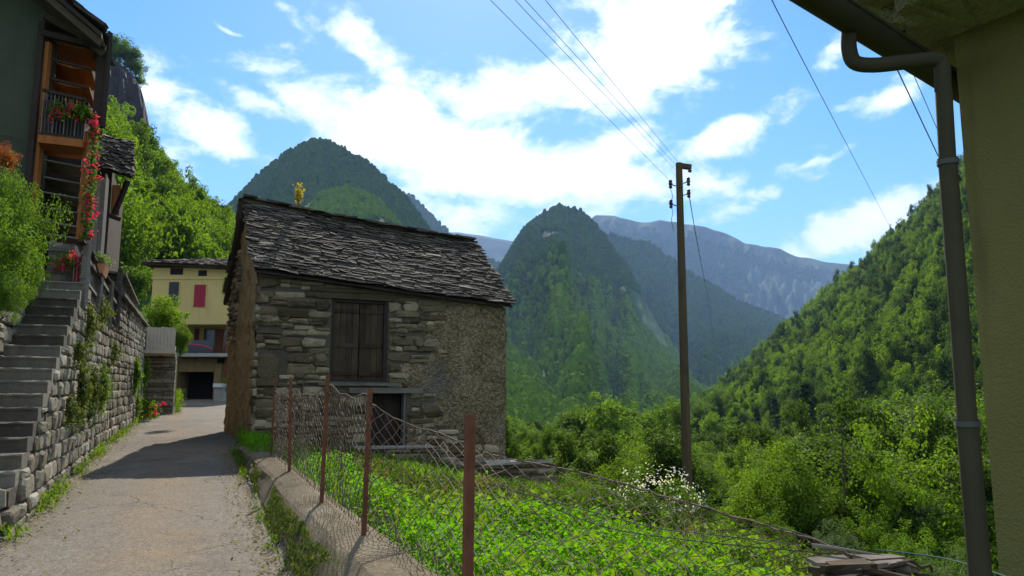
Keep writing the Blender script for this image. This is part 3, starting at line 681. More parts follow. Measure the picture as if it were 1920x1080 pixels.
# valley floor
GV = 'trees on the valley floor'
VAL = [(965, 235, 7.5, 'broad_a', 'round tree on the valley floor touching the hut corner'), (990, 180, 5.4, 'broad_b', 'low wide tree on the valley floor left of the tiny cabin'), (1012, 250, 6.1, 'broad_c', 'bright slim tree just left of the tiny cabin'),
    (1092, 130, 8.8, 'broad_b', 'big dark bushy tree right of the tiny cabin'), (1140, 120, 8.8, 'broad_a', 'big full tree in the middle of the valley floor'), (1125, 170, 9.5, 'broad_d', 'dark tree behind the two big valley trees'),
    (1190, 185, 10.2, 'broad_c', 'light feathery tree half way to the pole'), (1215, 150, 8.2, 'broad_a', 'light round tree left of the pole'), (1250, 170, 10.9, 'broad_c', 'tall light tree close to the left side of the pole'),
    (1268, 220, 12.2, 'broad_a', 'pale tree behind the pole'), (1310, 235, 12.2, 'broad_d', 'dark tree just right of the pole at the valley edge'), (1065, 210, 6.1, 'broad_a', 'small tree behind the tiny cabin roof'),
    (1170, 230, 10.2, 'broad_b', 'distant dark tree on the valley floor under the peak'), (1040, 330, 8.2, 'broad_b', 'far tree on the valley floor above the tiny cabin'), (1235, 260, 10.2, 'broad_b', 'farther dark tree left of the pole'), (948, 160, 5.4, 'broad_c', 'bush like tree peeping past the hut corner')]
for u, Y_, h, k, lab in VAL:
    x, y, z = at_px(u, 820, Y_); plant_tree('broadleaf_tree', k, x, y, z - .8, h * 1.4, lab, 'tree', GV, 1.15)
# light young trees and shrubs between the garden and the valley: column, depth, height of the top (pixel row), kind
GY = 'young airy trees below the garden'
YNG = [(1345, 52, 868, 'airy', 'airy young tree right behind the white flowering shrub'), (1375, 42, 862, 'airy_b', 'light young tree left of the spruce, behind the airy front row'), (1400, 26, 900, 'airy', 'yellow green young tree above the small meadow patch'),
    (1450, 34, 870, 'airy', 'loose round young tree below the narrow light hill tree'), (1490, 24, 905, 'airy_b', 'slim young tree near the loose wires'), (1505, 44, 850, 'airy', 'rounded young tree under the dome shaped hill tree'),
    (1545, 30, 880, 'airy', 'bushy young tree left of the bare sapling stem'), (1590, 36, 858, 'airy_b', 'pointed young tree round the bare sapling stem'), (1620, 22, 925, 'airy', 'young tree above the pale stick'),
    (1640, 40, 870, 'airy', 'broad young tree under the bright round hill tree'), (1675, 28, 920, 'airy_b', 'young tree left of the silvery willow foot'), (1700, 20, 965, 'airy', 'low young tree over the timber heap'),
    (1745, 24, 960, 'airy', 'young tree touching the downpipe at its lower part'), (1795, 18, 985, 'airy_b', 'sprawling young tree behind the foot of the downpipe'), (1850, 26, 930, 'airy', 'young tree seen in the gap beside the house wall'),
    (1760, 14, 1010, 'airy', 'leafy young growth at the bottom beside the green cable'), (1560, 20, 960, 'airy', 'low young growth below the sapling'), (1440, 20, 960, 'airy', 'low young growth right of the meadow patch'), (1330, 48, 855, 'airy_b', 'light young tree beside the foot of the pole')]
for u, Y_, vt, k, lab in YNG:
    x, y, z = at_px(u, 900, Y_); top = P(u, vt, Y_).z; plant_tree('young_tree', k, x, y, z, max(top - z, 1.5), lab, 'young tree', GY, 1.15 if top - z < 5 else .95, leaf=rr.choice([None, None, 'leaf_airy', 'leaf_silver' if rr.random() < .5 else 'leaf_spring']))
# shrubs of the garden
GS = 'dark shrubs along the garden edge'
SHR = [(985, 19, 868, 'shrub', 'rounded green shrub at the hut corner'), (1040, 17, 876, 'shrub_b', 'dark shrub below the tiny cabin'), (1085, 15, 880, 'shrub', 'glossy shrub left of the white flowering one'), (1125, 20, 838, 'shrub', 'taller shrub behind the glossy one'),
    (1150, 14, 905, 'shrub_b', 'very dark shrub behind the sagging netting'), (1080, 12.5, 915, 'shrub_b', 'dark bramble mound left behind the netting'), (1010, 12.5, 905, 'shrub_b', 'dark bramble mound nearest the hut ledge'), (1210, 13, 925, 'shrub_b', 'dark shrub at the foot of the pole'), (1265, 20, 905, 'shrub_b', 'dark shrub behind the pole foot')]
for u, Y_, vt, k, lab in SHR:
    x, y, z = at_px(u, 900, Y_); top = P(u, vt, Y_).z; plant_tree('shrub', k, x, y, z, max(top - z, .8), lab, 'shrub', GS, 1.05)
for u, Y_, vt, k, lab, lf in ((700, 12.6, 858, 'shrub_b', 'brown dry bramble mound below the plank ledge', 'leaf_dry'), (760, 11.8, 866, 'shrub_b', 'dark bramble mound under the hut door', None), (830, 11.6, 868, 'shrub_b', 'dark bramble mound left of the nearest iron post', None), (905, 11.3, 880, 'shrub_b', 'bramble mound right of the nearest iron post, below the hut corner', 'leaf_dry'),
        (960, 10.8, 882, 'shrub_b', 'dark low bramble at the lower rim of the sagging netting', None), (1110, 10.8, 892, 'shrub_b', 'dark bramble behind the middle of the sagging netting', None), (1190, 10.8, 905, 'shrub_b', 'dark bramble left of the pole foot', None), (1040, 10.2, 895, 'shrub_b', 'dark bramble nearest to the bright weeds', None)):
    x, y, z = at_px(u, 900, Y_); top = P(u, vt, Y_).z; plant_tree('bramble', k, x, y, z, max(top - z, .5), lab, 'bramble', 'brambles behind the fallen netting', 1.0, leaf=lf)
# white flowering shrub
x, y, z = at_px(1232, 900, 15.5); top = P(1232, 868, 15.5).z; o = plant_tree('flowering_shrub', 'shrub', x, y, z, (top - z) * .95, 'shrub covered in small white blossom in front of the pole', 'shrub', None, 1.0)
rs = nrs(8); me, c, r, kd, h, w = CROWNS['shrub']; hd = unit(rs.normal(size=(70, 3)) + np.array([.2, -.1, .75])) * rs.uniform(.72, 1.1, (70, 1)); d = hd[rs.randint(0, 70, 430)] + rs.normal(size=(430, 3)) * .055; d[:, 2] = np.abs(d[:, 2]) * .9 + .08; C = d * np.array([w, w, h * .56]) * (.92 + .12 * rs.rand(430))[:, None] + np.array([0, 0, h * .45])
V, Q, T = leaf_quads(C, d + rs.normal(size=(430, 3)) * .5, .05 + .035 * rs.rand(430), rs, .7)
b = link(bpy.data.objects.new('blossom', np_mesh('blossom', V, Q, M['petal_white'], T)), o); b.location = (0, 0, KIND['shrub'][2])
# bare saplings
def sapling(u, v0, v1, Y_, lab):
    p0, p1 = P(u, v0, Y_), P(u - 2, v1, Y_); p0.z = float(ground_z(p0.x, Y_)) - .2; o = empty('sapling', (0, 0, 0), lab, 'sapling', 'slender saplings'); mb = MB()
    mb.tube([p0, p0.lerp(p1, .5) + Vector((.05, 0, 0)), p1], [.06, .045, .015], 7); mb.build('stem', M['bark'], o); C = []
    mb = MB(); r2 = random.Random(u)
    for i in range(26):
        q = p0.lerp(p1, r2.uniform(.5, .98)); e = q + Vector((r2.uniform(-.8, .8), r2.uniform(-.6, .6), r2.uniform(.1, .6))); mb.tube([q, (q + e) / 2 + Vector((0, 0, .05)), e], [.014, .009, .004], 4, cap=False)
        for f in np.linspace(.3, 1, 12): C.append(q.lerp(e, f) + Vector((r2.gauss(0, .09), r2.gauss(0, .09), r2.gauss(0, .09))))
    mb.build('twig', M['bark'], o); rs = nrs(u); V, Q, T = leaf_quads(np.array(C), rs.normal(size=(len(C), 3)) + np.array([0, 0, .5]), .12, rs)
    link(bpy.data.objects.new('foliage', np_mesh('foliage', V, Q, M['leaf_mid'], T)), o)
sapling(1580, 1000, 800, 24, 'tall straight sapling stem standing out of the young trees'); sapling(1512, 960, 800, 34, 'thinner sapling stem in front of the slim spruce')
# topiary bush on the planter terrace and bright shrub left of the steps
p = PS(306, 600, 31.0); me = crown_mesh('topiary', 'round', 9000, 90, 2.3, 1.05, .075, 12, 'leaf_spring'); tree_kind('topiary', 'round', 9000, 90, 2.3, 1.05, .075, 12, 'leaf_spring', .05, .06)
plant_tree('clipped_bush', 'topiary', p.x, p.y, PS(306, 655, 31).z, PS(306, 545, 31).z - PS(306, 655, 31).z, 'bright rounded bush spilling over the wooden planter terrace', 'bush')
q = PS(338, 650, 30.0); plant_tree('trailing_bush', 'topiary', q.x, q.y, PS(340, 672, 30).z, 1.3, 'lower dark green growth hanging over the right end of the planter terrace', 'bush', None, .8, leaf='leaf_mid')
tree_kind('bright', 'spread', 17000, 90, 2.6, 1.6, .066, 14, 'leaf_garden', .05, .05, 16)
GB = 'bright shrubs above the garden wall'
for u, v0, v1, s_, lab, wd in ((2, 590, 272, 12.2, 'big bright green shrub hanging over the left wall of the steps', .46), (-90, 600, 320, 11.0, 'bright green shrub at the left edge, next to the steps', .8), (14, 600, 430, 12.4, 'lower bright shrub just in front of the gallery posts', .62), (-6, 620, 480, 10.6, 'low bright tuft tumbling down the rubble wall', .62)):
    a, b = PS(u, v0, s_), PS(u, v1, s_); plant_tree('bright_shrub', 'bright', a.x, a.y, a.z, b.z - a.z, lab, 'shrub', GB, wd)
a = PS(-6, 330, 12.7); b = PS(-6, 262, 12.7); plant_tree('red_shrub', 'bright', a.x, a.y, a.z, b.z - a.z, 'red leaved twigs poking out above the bright green shrub', 'shrub', None, .95, leaf='leaf_red')
# masses of woodland
crowns = [next(c for c in FIRST[k].children if c.name.startswith('crown')) for k in ('broad_a', 'broad_c', 'broad_d', 'conifer_a', 'broad_b')]
mixed = canopy_group('mixed wood', crowns)
def wood(m, n, ab, bb, seed, s0=1.0, weights=(.3, .2, .2, .15, .15), bp=.8, con=.4):
    rs = nrs(seed); A = ab[0] + (ab[1] - ab[0]) * rs.rand(n); B = bb[0] + (bb[1] - bb[0]) * rs.rand(n) ** bp; p = m.at(A, B); p[:, 2] -= 1.2
    zone = fbm(p[:, 0] * .012 + seed, p[:, 1] * .012, 3); pick = rs.choice(5, n, p=weights); pick = np.where((zone > .56) & (rs.rand(n) < con), 2, pick); pick = np.where((zone < .42) & (rs.rand(n) < .6), 0, pick)
    sz = s0 * (.5 + .95 * rs.rand(n) ** 1.6); return p, sz, sz * (.85 + .75 * rs.rand(n)), pick
forest('hill_woodland', *wood(m_hill, 7000, (0.02, .75), (.0, 1), 21, .96, (.32, .22, .24, .0, .22), .75, .35), mixed)
forest('hill_woodland', *wood(m_slope, 2600, (.45, 1), (.10, 1), 22, .85, (.44, .30, .06, .0, .2), .7, .12), mixed)
n = 800; rs = nrs(41); k_ = rs.uniform(-.05, .45, n); Y_ = 200 + 420 * rs.rand(n) ** 1.2; keep = Y_ < np.interp(k_, m_hill.k, m_hill.V[:, 0, 1], left=900) + 10
gxy = np.stack([k_ * Y_, Y_], -1)[keep]; pts = np.concatenate([gxy, ground_z(gxy[:, 0], gxy[:, 1])[:, None] - 1], 1); sz = .5 + .4 * rs.rand(len(pts))
forest('valley_woodland', pts, sz, sz, rs.choice(5, len(pts), p=(.38, .27, .1, .0, .25)), mixed)

# thicket of young growth between the garden and the hill foot
crowns2 = [next(c for c in o.children if c.name.startswith('crown')) for o in [next(q for q in col.objects if q.name.startswith('young_tree') and any(c.data == KIND[k][1] for c in q.children)) for k in ('airy', 'airy_b')] + [FIRST['silver'], FIRST['broad_d']]]
thick_ = canopy_group('thicket', crowns2); n = 2600; rs = nrs(53); Y_ = 24 + 190 * rs.rand(n) ** 1.5; k_ = rs.uniform(-.02, .66, n); x = k_ * Y_; t_, s_ = ts(x, Y_)
keep = (t_ > 12) & ~((np.abs(k_ - .262) < .045) & (Y_ < 46)) & (Y_ < np.interp(k_, m_hill.k, m_hill.V[:, 0, 1], left=900) + 12); x, y = x[keep], Y_[keep]; m_ = len(x)
pk_ = rs.choice(4, m_, p=(.36, .34, .12, .18)); sz = np.where(pk_ == 3, .42, np.where(pk_ == 2, .6, .85)) * (.6 + .7 * rs.rand(m_)) * np.clip(.62 + y / 110, .6, 1.5) * np.where(x / y < .215, .8, 1)
base_ = ground_z(x, y) - .5; hi_ = sz * np.where(pk_ < 2, .85, 1) * np.where(rs.rand(m_) < .25, 1.5, .95); tall_ = np.array([5.6, 6.6, 8.6, 9.4])[pk_]
room = (EYE + (745 - np.interp(x / y, [0, .2, .27, .36, .45, .66], [838, 812, 835, 815, 780, 745])) / F * y - base_) * (.5 + .75 * rs.rand(m_) ** 1.5); fit = np.clip(room / (tall_ * hi_), .12, 1)
forest('valley_thicket', np.stack([x, y, base_], -1), sz * 1.05 * np.clip(fit * 1.25, .3, 1), hi_ * np.where((pk_ == 3) & (rs.rand(m_) < .6), np.minimum(fit * 1.5, 1), fit), pk_, thick_)
# ------------------------------------------------------------------ masonry helpers
def stone_patch(mb, poly_w, poly_h, cx, cz, T, rr, proud=.03, inset=.014, base=0.0, skew=.18, m=None):
    """one rough stone centred on (cx, cz) of a wall frame; T(a, z, out) maps to the world"""
    w, h = poly_w / 2 - inset * .5, poly_h / 2 - inset * .5
    if w < .01 or h < .008: return
    n = 8 if w < .3 else 10; ring = []
    j = lambda q: rr.uniform(-q, q)
    c = min(w, h) * rr.uniform(.3, .7)
    pts = [(-w, -h + c), (-w + c, -h), (w - c, -h), (w, -h + c), (w, h - c), (w - c, h), (-w + c, h), (-w, h - c)]
    q = min(w, h) * skew; pts = [(a + j(q), b + j(q)) for a, b in pts]
    p2 = proud * rr.uniform(.5, 1.25); vs = []
    sh = rr.uniform(-.35, .35)
    for a, b in pts: vs.append(T(cx + a, cz + b, base - .05))
    for a, b in pts: vs.append(T(cx + a, cz + b, base + p2 * .55 + j(.006)))
    k = max(0, 1 - .022 / max(min(w, h), .03))
    for a, b in pts: vs.append(T(cx + a * k, cz + b * k, base + p2 * (1 + sh * b / h * .4) + j(.007)))
    vs.append(T(cx + j(w * .2), cz + j(h * .2), base + p2 * 1.12 + j(.008)))
    n = len(pts); fs = []
    for r0 in (0, n):
        for i in range(n): fs.append((r0 + i, r0 + (i + 1) % n, r0 + n + (i + 1) % n, r0 + n + i))
    for i in range(n): fs.append((2 * n + i, 2 * n + (i + 1) % n, 3 * n))
    mb.add(vs, fs, min(1, max(0, rr.gauss(.45, .22))), m)
def rubble(mb, a0, a1, z0, z1, T, rr, rows=(.07, .17), widths=(.14, .45), holes=(), top=None, bottom=None, proud=.03, keep=None, wav=.03, inset=.014, skew=.18):
    """irregular courses of stones between a0..a1 and z0..z1, left out over the holes and above top(a) / below bottom(a)"""
    z = z0
    while z < z1:
        h = rr.uniform(*rows); a = a0 + rr.uniform(-.1, 0); ph = rr.uniform(0, 6)
        while a < a1:
            w = rr.uniform(*widths) * (1.25 if h > .12 else .9); w = min(w, max(a1 - a, .05))
            split = h > rows[0] * 1.9 and rr.random() < .28
            for part in ((0, .5), (.5, 1)) if split else ((0, 1),):
                hh = h * (part[1] - part[0]); cx = a + w / 2; cz = z + h * (part[0] + part[1]) / 2 + wav * math.sin(cx * 1.7 + ph)
                lo, hi, l, r_ = cz - hh / 2, cz + hh / 2, a, a + w
                if l < a0: l = a0
                if top is not None:
                    tp = top(cx)
                    if lo > tp - .02: continue
                    hi = min(hi, tp)
                if bottom is not None and hi < bottom(cx): continue
                bad = False
                for (x0, x1, y0, y1) in holes:
                    if l < x1 and r_ > x0 and lo < y1 and hi > y0:
                        # trim the stone to the side that stays outside the opening
                        if cx < x0: r_ = min(r_, x0)
                        elif cx > x1: l = max(l, x1)
                        elif cz > y1: lo = max(lo, y1)
                        elif cz < y0: hi = min(hi, y0)
                        else: bad = True
                        if l < x1 - 1e-6 and r_ > x0 + 1e-6 and lo < y1 - 1e-6 and hi > y0 + 1e-6: bad = True
                if bad or r_ - l < .04 or hi - lo < .025: continue
                if keep is not None and not keep((l + r_) / 2, (lo + hi) / 2): continue
                stone_patch(mb, r_ - l, hi - lo, (l + r_) / 2, (lo + hi) / 2, T, rr, proud, inset, skew=skew)
            a += w
        z += h
def wall_boxes(mb, a0, a1, zlo, zhi, holes, T, thick, topf=None):
    """solid wall with rectangular openings cut out, topf(a): its top"""
    xs = sorted({a0, a1, *[h[0] for h in holes], *[h[1] for h in holes], *np.linspace(a0, a1, 9).tolist()})
    for x0, x1 in zip(xs[:-1], xs[1:]):
        cuts = sorted([(h[2], h[3]) for h in holes if h[0] < (x0 + x1) / 2 < h[1]]); z = zlo
        t0 = zhi if topf is None else topf(x0); t1 = zhi if topf is None else topf(x1)
        for c0, c1 in cuts + [(None, None)]:
            za, zb = (c0, c0) if c0 is not None else (t0, t1)
            mb.hexa([T(x0, z, -thick), T(x1, z, -thick), T(x0, z, 0), T(x1, z, 0), T(x0, za, -thick), T(x1, zb, -thick), T(x0, za, 0), T(x1, zb, 0)])
            if c1 is not None: z = c1
# ------------------------------------------------------------------ stone hut
rr = random.Random(21)
HT0, HT1, HS0, HS1 = 1.42, 7.2, 17.4, 22.6       # footprint in the road frame
HB = .32                                          # height the garden door stands at
def TF(a, z, out): return W(HT0 + a, HS0 - out, z)            # front wall: a to the right
def TG(a, z, out): return W(HT0 - out - .27 * a / 5.2, HS0 + a, z)            # gable on the road: a away from us
LEN, WID = HT1 - HT0, HS1 - HS0
def pix_a(u):                                      # along the front wall, at the column of a photograph pixel
    k, _ = ray(u, 640); best = min((abs((TF(a, 2, 0)[0] / TF(a, 2, 0)[1]) - k), a) for a in np.linspace(-.5, LEN + .5, 700)); return best[1]
def pix_z(u, v):
    p = TF(pix_a(u), 0, 0); return EYE + ray(u, v)[1] * p[1]
ZE0, ZE1 = pix_z(490, 512), pix_z(950, 578)        # eaves
RS = (HS0 + HS1) / 2
pr0, pr1 = W(HT0, RS, 0), W(HT1, RS, 0)
ZR0 = EYE + ray(455, 378)[1] * pr0[1]; ZR1 = EYE + ray(882, 455)[1] * pr1[1]
hut = empty('stone_hut', W(HT0 + LEN / 2, RS, 0), 'old stone hut with a sagging slate roof and shuttered window beside the road', 'hut')
hut.location = (0, 0, 0)
win = (pix_a(620), pix_a(727), pix_z(673, 716), pix_z(673, 562)); door = (pix_a(694), pix_a(762), -.35, pix_z(728, 738))
etop = lambda a: ZE0 + (ZE1 - ZE0) * a / LEN
mb = MB(); wall_boxes(mb, 0, LEN, -1.4, 3, [door, win], TF, .45, etop)
mb.build('wall_core', M['mortar'], hut)
cast_line = lambda a, z: a > LEN * .66 + .45 * math.sin(z * 2.1 + .6) + .35 * math.sin(z * 5.3) - .12 * (z - 1.5) + (.0 if z > .9 else .55)
mb = MB(); quoin = (0, .5, 1.95, 2.55)
rubble(mb, 0, LEN, -1.3, 5, TF, rr, (.065, .24), (.13, .55), [(win[0] - .02, win[1] + .02, win[2] - .16, win[3] + .2), (door[0] - .02, door[1] + .02, -2, door[3] + .13), quoin], etop, proud=.06, wav=.05, skew=.34,
       keep=lambda a, z: not cast_line(a - .25, z))
stone_patch(mb, .46, .58, .25, 2.25, TF, rr, .07)
for z in np.arange(-.6, 1.85, .22): stone_patch(mb, rr.uniform(.42, .62), .2, .24, z + .1, TF, rr, .065)
mb.build('stone_wall', M['rubble_stone'], hut)
# rough-cast skin on the right of the front, with an uneven left edge
mb = MB(); na_, nz_ = 64, 60; vs, fs = [], []
grid = {}
for i in range(na_ + 1):
    for j in range(nz_ + 1):
        a = LEN * .5 + LEN * .5 * i / na_; z = -1.3 + (etop(a) + 1.3) * j / nz_
        d = .052 * min(1, max(-.4, (a - (LEN * .66 + .45 * math.sin(z * 2.1 + .6) + .35 * math.sin(z * 5.3) - .12 * (z - 1.5) + (.0 if z > .9 else .55)) + .12) / .45)) + .05 * (float(fbm(np.array(a * 3.), np.array(z * 3.), 4)) - .5)
        vs.append(TF(a, z, d))
for i in range(na_):
    for j in range(nz_):
        a = LEN * .5 + LEN * .5 * (i + .5) / na_; z = -1.3 + (etop(a) + 1.3) * (j + .5) / nz_
        if win[0] - .05 < a < win[1] + .05 and win[2] - .2 < z < win[3] + .25: continue
        if door[0] - .05 < a < door[1] + .05 and z < door[3] + .15: continue
        fs.append((i * (nz_ + 1) + j, (i + 1) * (nz_ + 1) + j, (i + 1) * (nz_ + 1) + j + 1, i * (nz_ + 1) + j + 1))
mb.add(vs, fs)
# right flank, back wall
TR = lambda a, z, out: W(HT1 + out, HS0 + a, z)
TB = lambda a, z, out: W(HT0 + a, HS1 + out, z)
gtop1 = lambda a: ZE1 + (ZR1 - ZE1) * (1 - abs(a / WID * 2 - 1)) - .12
def skin(mb, T, a0, a1, zlo, topf, n1, n2, amp, out0=.02):
    vs, fs = [], []
    for i in range(n1 + 1):
        for j in range(n2 + 1):
            a = a0 + (a1 - a0) * i / n1; z = zlo + (topf(a) - zlo) * j / n2
            vs.append(T(a, z, out0 + amp * (float(fbm(np.array(a * 2.6 + 9), np.array(z * 2.6), 5, .6)) - .4)))
    for i in range(n1):
        for j in range(n2): fs.append((i * (n2 + 1) + j, (i + 1) * (n2 + 1) + j, (i + 1) * (n2 + 1) + j + 1, i * (n2 + 1) + j + 1))
    mb.add(vs, fs)
skin(mb, TR, 0, WID, -1.6, gtop1, 30, 30, .08)
skin(mb, TB, 0, LEN, -1.0, etop, 20, 20, .08)
mb.build('rough_cast_wall', M['rough_cast'], hut, smooth=False)
# gable wall on the road: brown render over stone, a few quoins bare
gtop = lambda a: ZE0 + (ZR0 - ZE0) * (1 - abs(a / WID * 2 - 1)) - .1
mb = MB(); skin(mb, TG, -.01, WID, .2, gtop, 80, 90, .20, -.02); mb.build('gable_wall', M['brown_render'], hut)
mb = MB()
for z in np.arange(.2, 4.1, .2):
    if rr.random() < .8: stone_patch(mb, rr.uniform(.3, .6), .19, rr.uniform(.1, .2), z + .1, lambda a, z, o: TG(a, z, o), rr, .05)
mb.build('corner_stone', M['rubble_stone'], hut)
mb = MB(); rubble(mb, 3.4, WID, 3.0, 5.3, TG, rr, (.07, .13), (.2, .5), (), gtop, proud=.09)
mb.build('gable_stone', M['rubble_stone'], hut)
# window: wooden lintel, frame, two boarded leaves, stone sill
wx0, wx1, wz0, wz1 = win; wm = (wx0 + wx1) / 2
def fbox(mb, x0, x1, z0, z1, o0, o1, jit=0, tint=None): mb.box((x0, o0, z0), (x1, o1, z1), lambda x, o, z: TF(x, z, o), tint, jit)
mb = MB()
fbox(mb, wx0 - .22, wx1 + .35, wz1, wz1 + .13, -.2, .055, .012); fbox(mb, wx0 - .5, wx1 + .75, wz1 + .134, wz1 + .24, -.2, .065, .014)
mb.build('lintel', M['old_wood'], hut)
mb = MB()
fbox(mb, wx0, wx0 + .07, wz0, wz1 - .003, -.16, -.02, .004); fbox(mb, wx1 - .09, wx1, wz0, wz1 - .003, -.16, -.01, .004)
fbox(mb, wx0 + .072, wx1 - .092, wz1 - .07, wz1 - .004, -.15, -.03); fbox(mb, wx0 + .072, wx1 - .092, wz0, wz0 + .06, -.15, -.03)
wf = mb.build('window', M['dark_beam'], hut)
for x0, x1 in ((wx0 + .075, wm - .006), (wm + .006, wx1 - .095)):
    mb = MB(); nb = 4; bw = (x1 - x0) / nb
    for i in range(nb): fbox(mb, x0 + i * bw + .004, x0 + (i + 1) * bw - .004, wz0 + .062, wz1 - .075, -.12, -.09 + rr.uniform(-.008, .004), .002, rr.random())
    for zz in (.1, .44, .86):
        z = wz0 + (wz1 - wz0) * zz; fbox(mb, x0 + .01, x1 - .01, z - .045, z + .045, -.088, -.066, .003, rr.random())
    mb.build('shutter', M['shutter_wood'], wf)
mb = MB(); fbox(mb, wx0 - .25, wx1 + .3, wz0 - .09, wz0 - .012, -.2, .10, .012, .4); mb.build('sill', M['grey_wood'], hut)
# garden door: dark opening with plank frame
dx0, dx1, dz0, dz1 = door
mb = MB(); fbox(mb, dx0 - .45, dx1 + .4, dz1 + .005, dz1 + .13, -.25, .075, .012); fbox(mb, dx1 - .035, dx1, dz0, dz1, -.2, .03, .004); fbox(mb, dx0, dx0 + .05, dz0, dz1, -.2, .02, .004)
df = mb.build('door_frame', M['grey_wood'], hut)
mb = MB()
for i in range(4):
    w_ = (dx1 - dx0 - .1) / 4; fbox(mb, dx0 + .052 + i * w_, dx0 + .048 + (i + 1) * w_, dz0, dz1 - .002, -.3, -.27 + rr.uniform(-.006, .006), 0, rr.random())
mb.build('door', M['moss_board'] if 'moss_board' in M else M['dark_beam'], df)
# slate roof: overlapping slabs laid course by course from the eaves to the ridge
def slab_roof(mb, c00, c10, c01, c11, rows, per_row, rr, thick=(.022, .05), sag=.06, rag=.03, tilt=.035, over=.0):
    """c00 eaves start, c10 eaves end, c01 ridge start, c11 ridge end"""
    c00, c10, c01, c11 = map(Vector, (c00, c10, c01, c11))
    nrm = (c10 - c00).cross(c01 - c00).normalized(); 
    if nrm.z < 0: nrm = -nrm
    def S(a, b, o):
        p = (c00 * (1 - a) + c10 * a) * (1 - b) + (c01 * (1 - a) + c11 * a) * b
        return p + nrm * (o - sag * math.sin(math.pi * min(max(a, 0), 1)) * (.3 + .7 * b) + .045 * (float(fbm(np.array(a * 5 + b), np.array(b * 5), 2)) - .5))
    Lu = (c10 - c00).length; Lv = (c01 - c00).length
    for i in range(rows):
        b0 = i / rows; a = -rr.uniform(0, 1) / per_row
        while a < 1.0:
            w = rr.uniform(.45, 1.75) / per_row; a0, a1 = max(a, -.012 + rr.uniform(-rag, rag) * .4 / 1), min(a + w, 1.012 + rr.uniform(-rag, rag) * .4)
            a += w
            if a1 - a0 < .15 / per_row: continue
            bb = b0 + rr.uniform(-.5, .35) / rows * (1.2 if i else .6); ln = rr.uniform(2.0, 3.2) / rows
            th = rr.uniform(*thick); lift = rr.uniform(.006, .03); tw = rr.uniform(-tilt, tilt) * .5
            g_ = .002 * 1
            m1 = a0 + (a1 - a0) * rr.uniform(.25, .45); m2 = a0 + (a1 - a0) * rr.uniform(.55, .75); vs = []
            jb = lambda: rr.uniform(-.22, .22) / rows
            fr = [(a0 + g_, bb + jb()), (m1, bb + jb()), (m2, bb + jb()), (a1 - g_, bb + jb())]
            be = min(bb + ln, 1.01); bk = [(a0 + g_, be), (m1, be), (m2, be), (a1 - g_, be)]
            of = [th * .9 + lift + tw, th * .9 + lift + tw * .3, th * .9 + lift - tw * .3, th * .9 + lift - tw]
            for (x, y), q in zip(fr, of): vs.append(S(x, y, q + .012))
            for (x, y), q in zip(bk, of): vs.append(S(x, y, q * .25))
            for (x, y), q in zip(fr, of): vs.append(S(x, y + .12 / rows, q - th + .012))
            for (x, y), q in zip(bk, of): vs.append(S(x, y, q * .25 - th))
            fs = [(k, k + 1, 5 + k, 4 + k) for k in range(3)] + [(k + 8, k + 12, k + 13, k + 9) for k in range(3)] + [(k, k + 8, k + 9, k + 1) for k in range(3)]
            fs += [(0, 4, 12, 8), (3, 11, 15, 7)]
            mb.add(vs, fs, min(1, max(0, rr.gauss(.42, .24))))
    return S
roof_mb = MB(); ov = .22
def RW(t, s, z): return Vector(W(t, s, z))
dzf = (ZR0 - ZE0) / (RS - HS0)
ef, eb = HS0 - ov, HS1 + ov
# ridge and eaves ends pushed out a little beyond the gables
A_e, B_e = RW(HT0 - .10, ef, ZE0 + .06), RW(HT1 + .14, ef, ZE1 + .06)
A_r, B_r = RW(HT0 - .22, RS, ZR0 + .02), RW(HT1 + .14, RS, ZR1 + .02)
S1 = slab_roof(roof_mb, A_e, B_e, A_r, B_r, 38, 21, rr, (.02, .046))
A_b, B_b = RW(HT0 - .46, eb, ZE0 - .05), RW(HT1 + .14, eb, ZE1 - .05)
S2 = slab_roof(roof_mb, B_b, A_b, B_r, A_r, 16, 12, rr)
# ridge stones and the stepped slab ends over the gable
for i in range(22):
    a0, a1 = i / 22 - .005, (i + 1) / 22 + .004; th = rr.uniform(.03, .06)
    p0, p1 = A_r.lerp(B_r, a0), A_r.lerp(B_r, a1); o = -.06 * math.sin(math.pi * min(1, max(0, i / 22)))
    roof_mb.beam(p0 + Vector((0, 0, o + .08 + rr.uniform(0, .02))), p1 + Vector((0, 0, o + .08 + rr.uniform(0, .02))), rr.uniform(.22, .36), th, rr.random() * .7, jit=.02)
roof = roof_mb.build('roof', M['slate'], hut)
mb = MB()   # boards under the slabs
mb.add([A_e + Vector((0, 0, -.08)), B_e + Vector((0, 0, -.08)), B_r + Vector((0, 0, -.16)), A_r + Vector((0, 0, -.16)), A_b + Vector((0, 0, -.08)), B_b + Vector((0, 0, -.08))], [(0, 1, 2, 3), (3, 2, 5, 4)])
mb.build('roof_boarding', M['dark_beam'], roof)
# yellow-flowered plant that has seeded itself on the ridge
rs = nrs(3); base = A_r.lerp(B_r, .215) + Vector((0, 0, .06)); C = []; mbp = MB()
for i in range(9):
    d = Vector((rs.normal() * .06, rs.normal() * .05, .40 + rs.rand() * .28)); mbp.tube([base, base + d * .5 + Vector((.01, 0, 0)), base + d], [.006, .005, .003], 4)
    for q in np.linspace(.35, 1, 26): C.append(base + d * q + Vector(rs.normal(size=3) * .028))
V, Q, T = leaf_quads(np.array(C), rs.normal(size=(len(C), 3)), .05 + .04 * rs.rand(len(C)), rs)
pl = empty('ridge_plant', base, 'yellow flowering weed growing on the ridge of the hut roof', 'plant')
ob = link(bpy.data.objects.new('flower', np_mesh('flower', V - np.array(base), Q, M['leaf_yellow'], T)), pl)
ob = mbp.build('stem', M['leaf_dry'], None, origin=base); ob.location = (0, 0, 0); ob.parent = pl
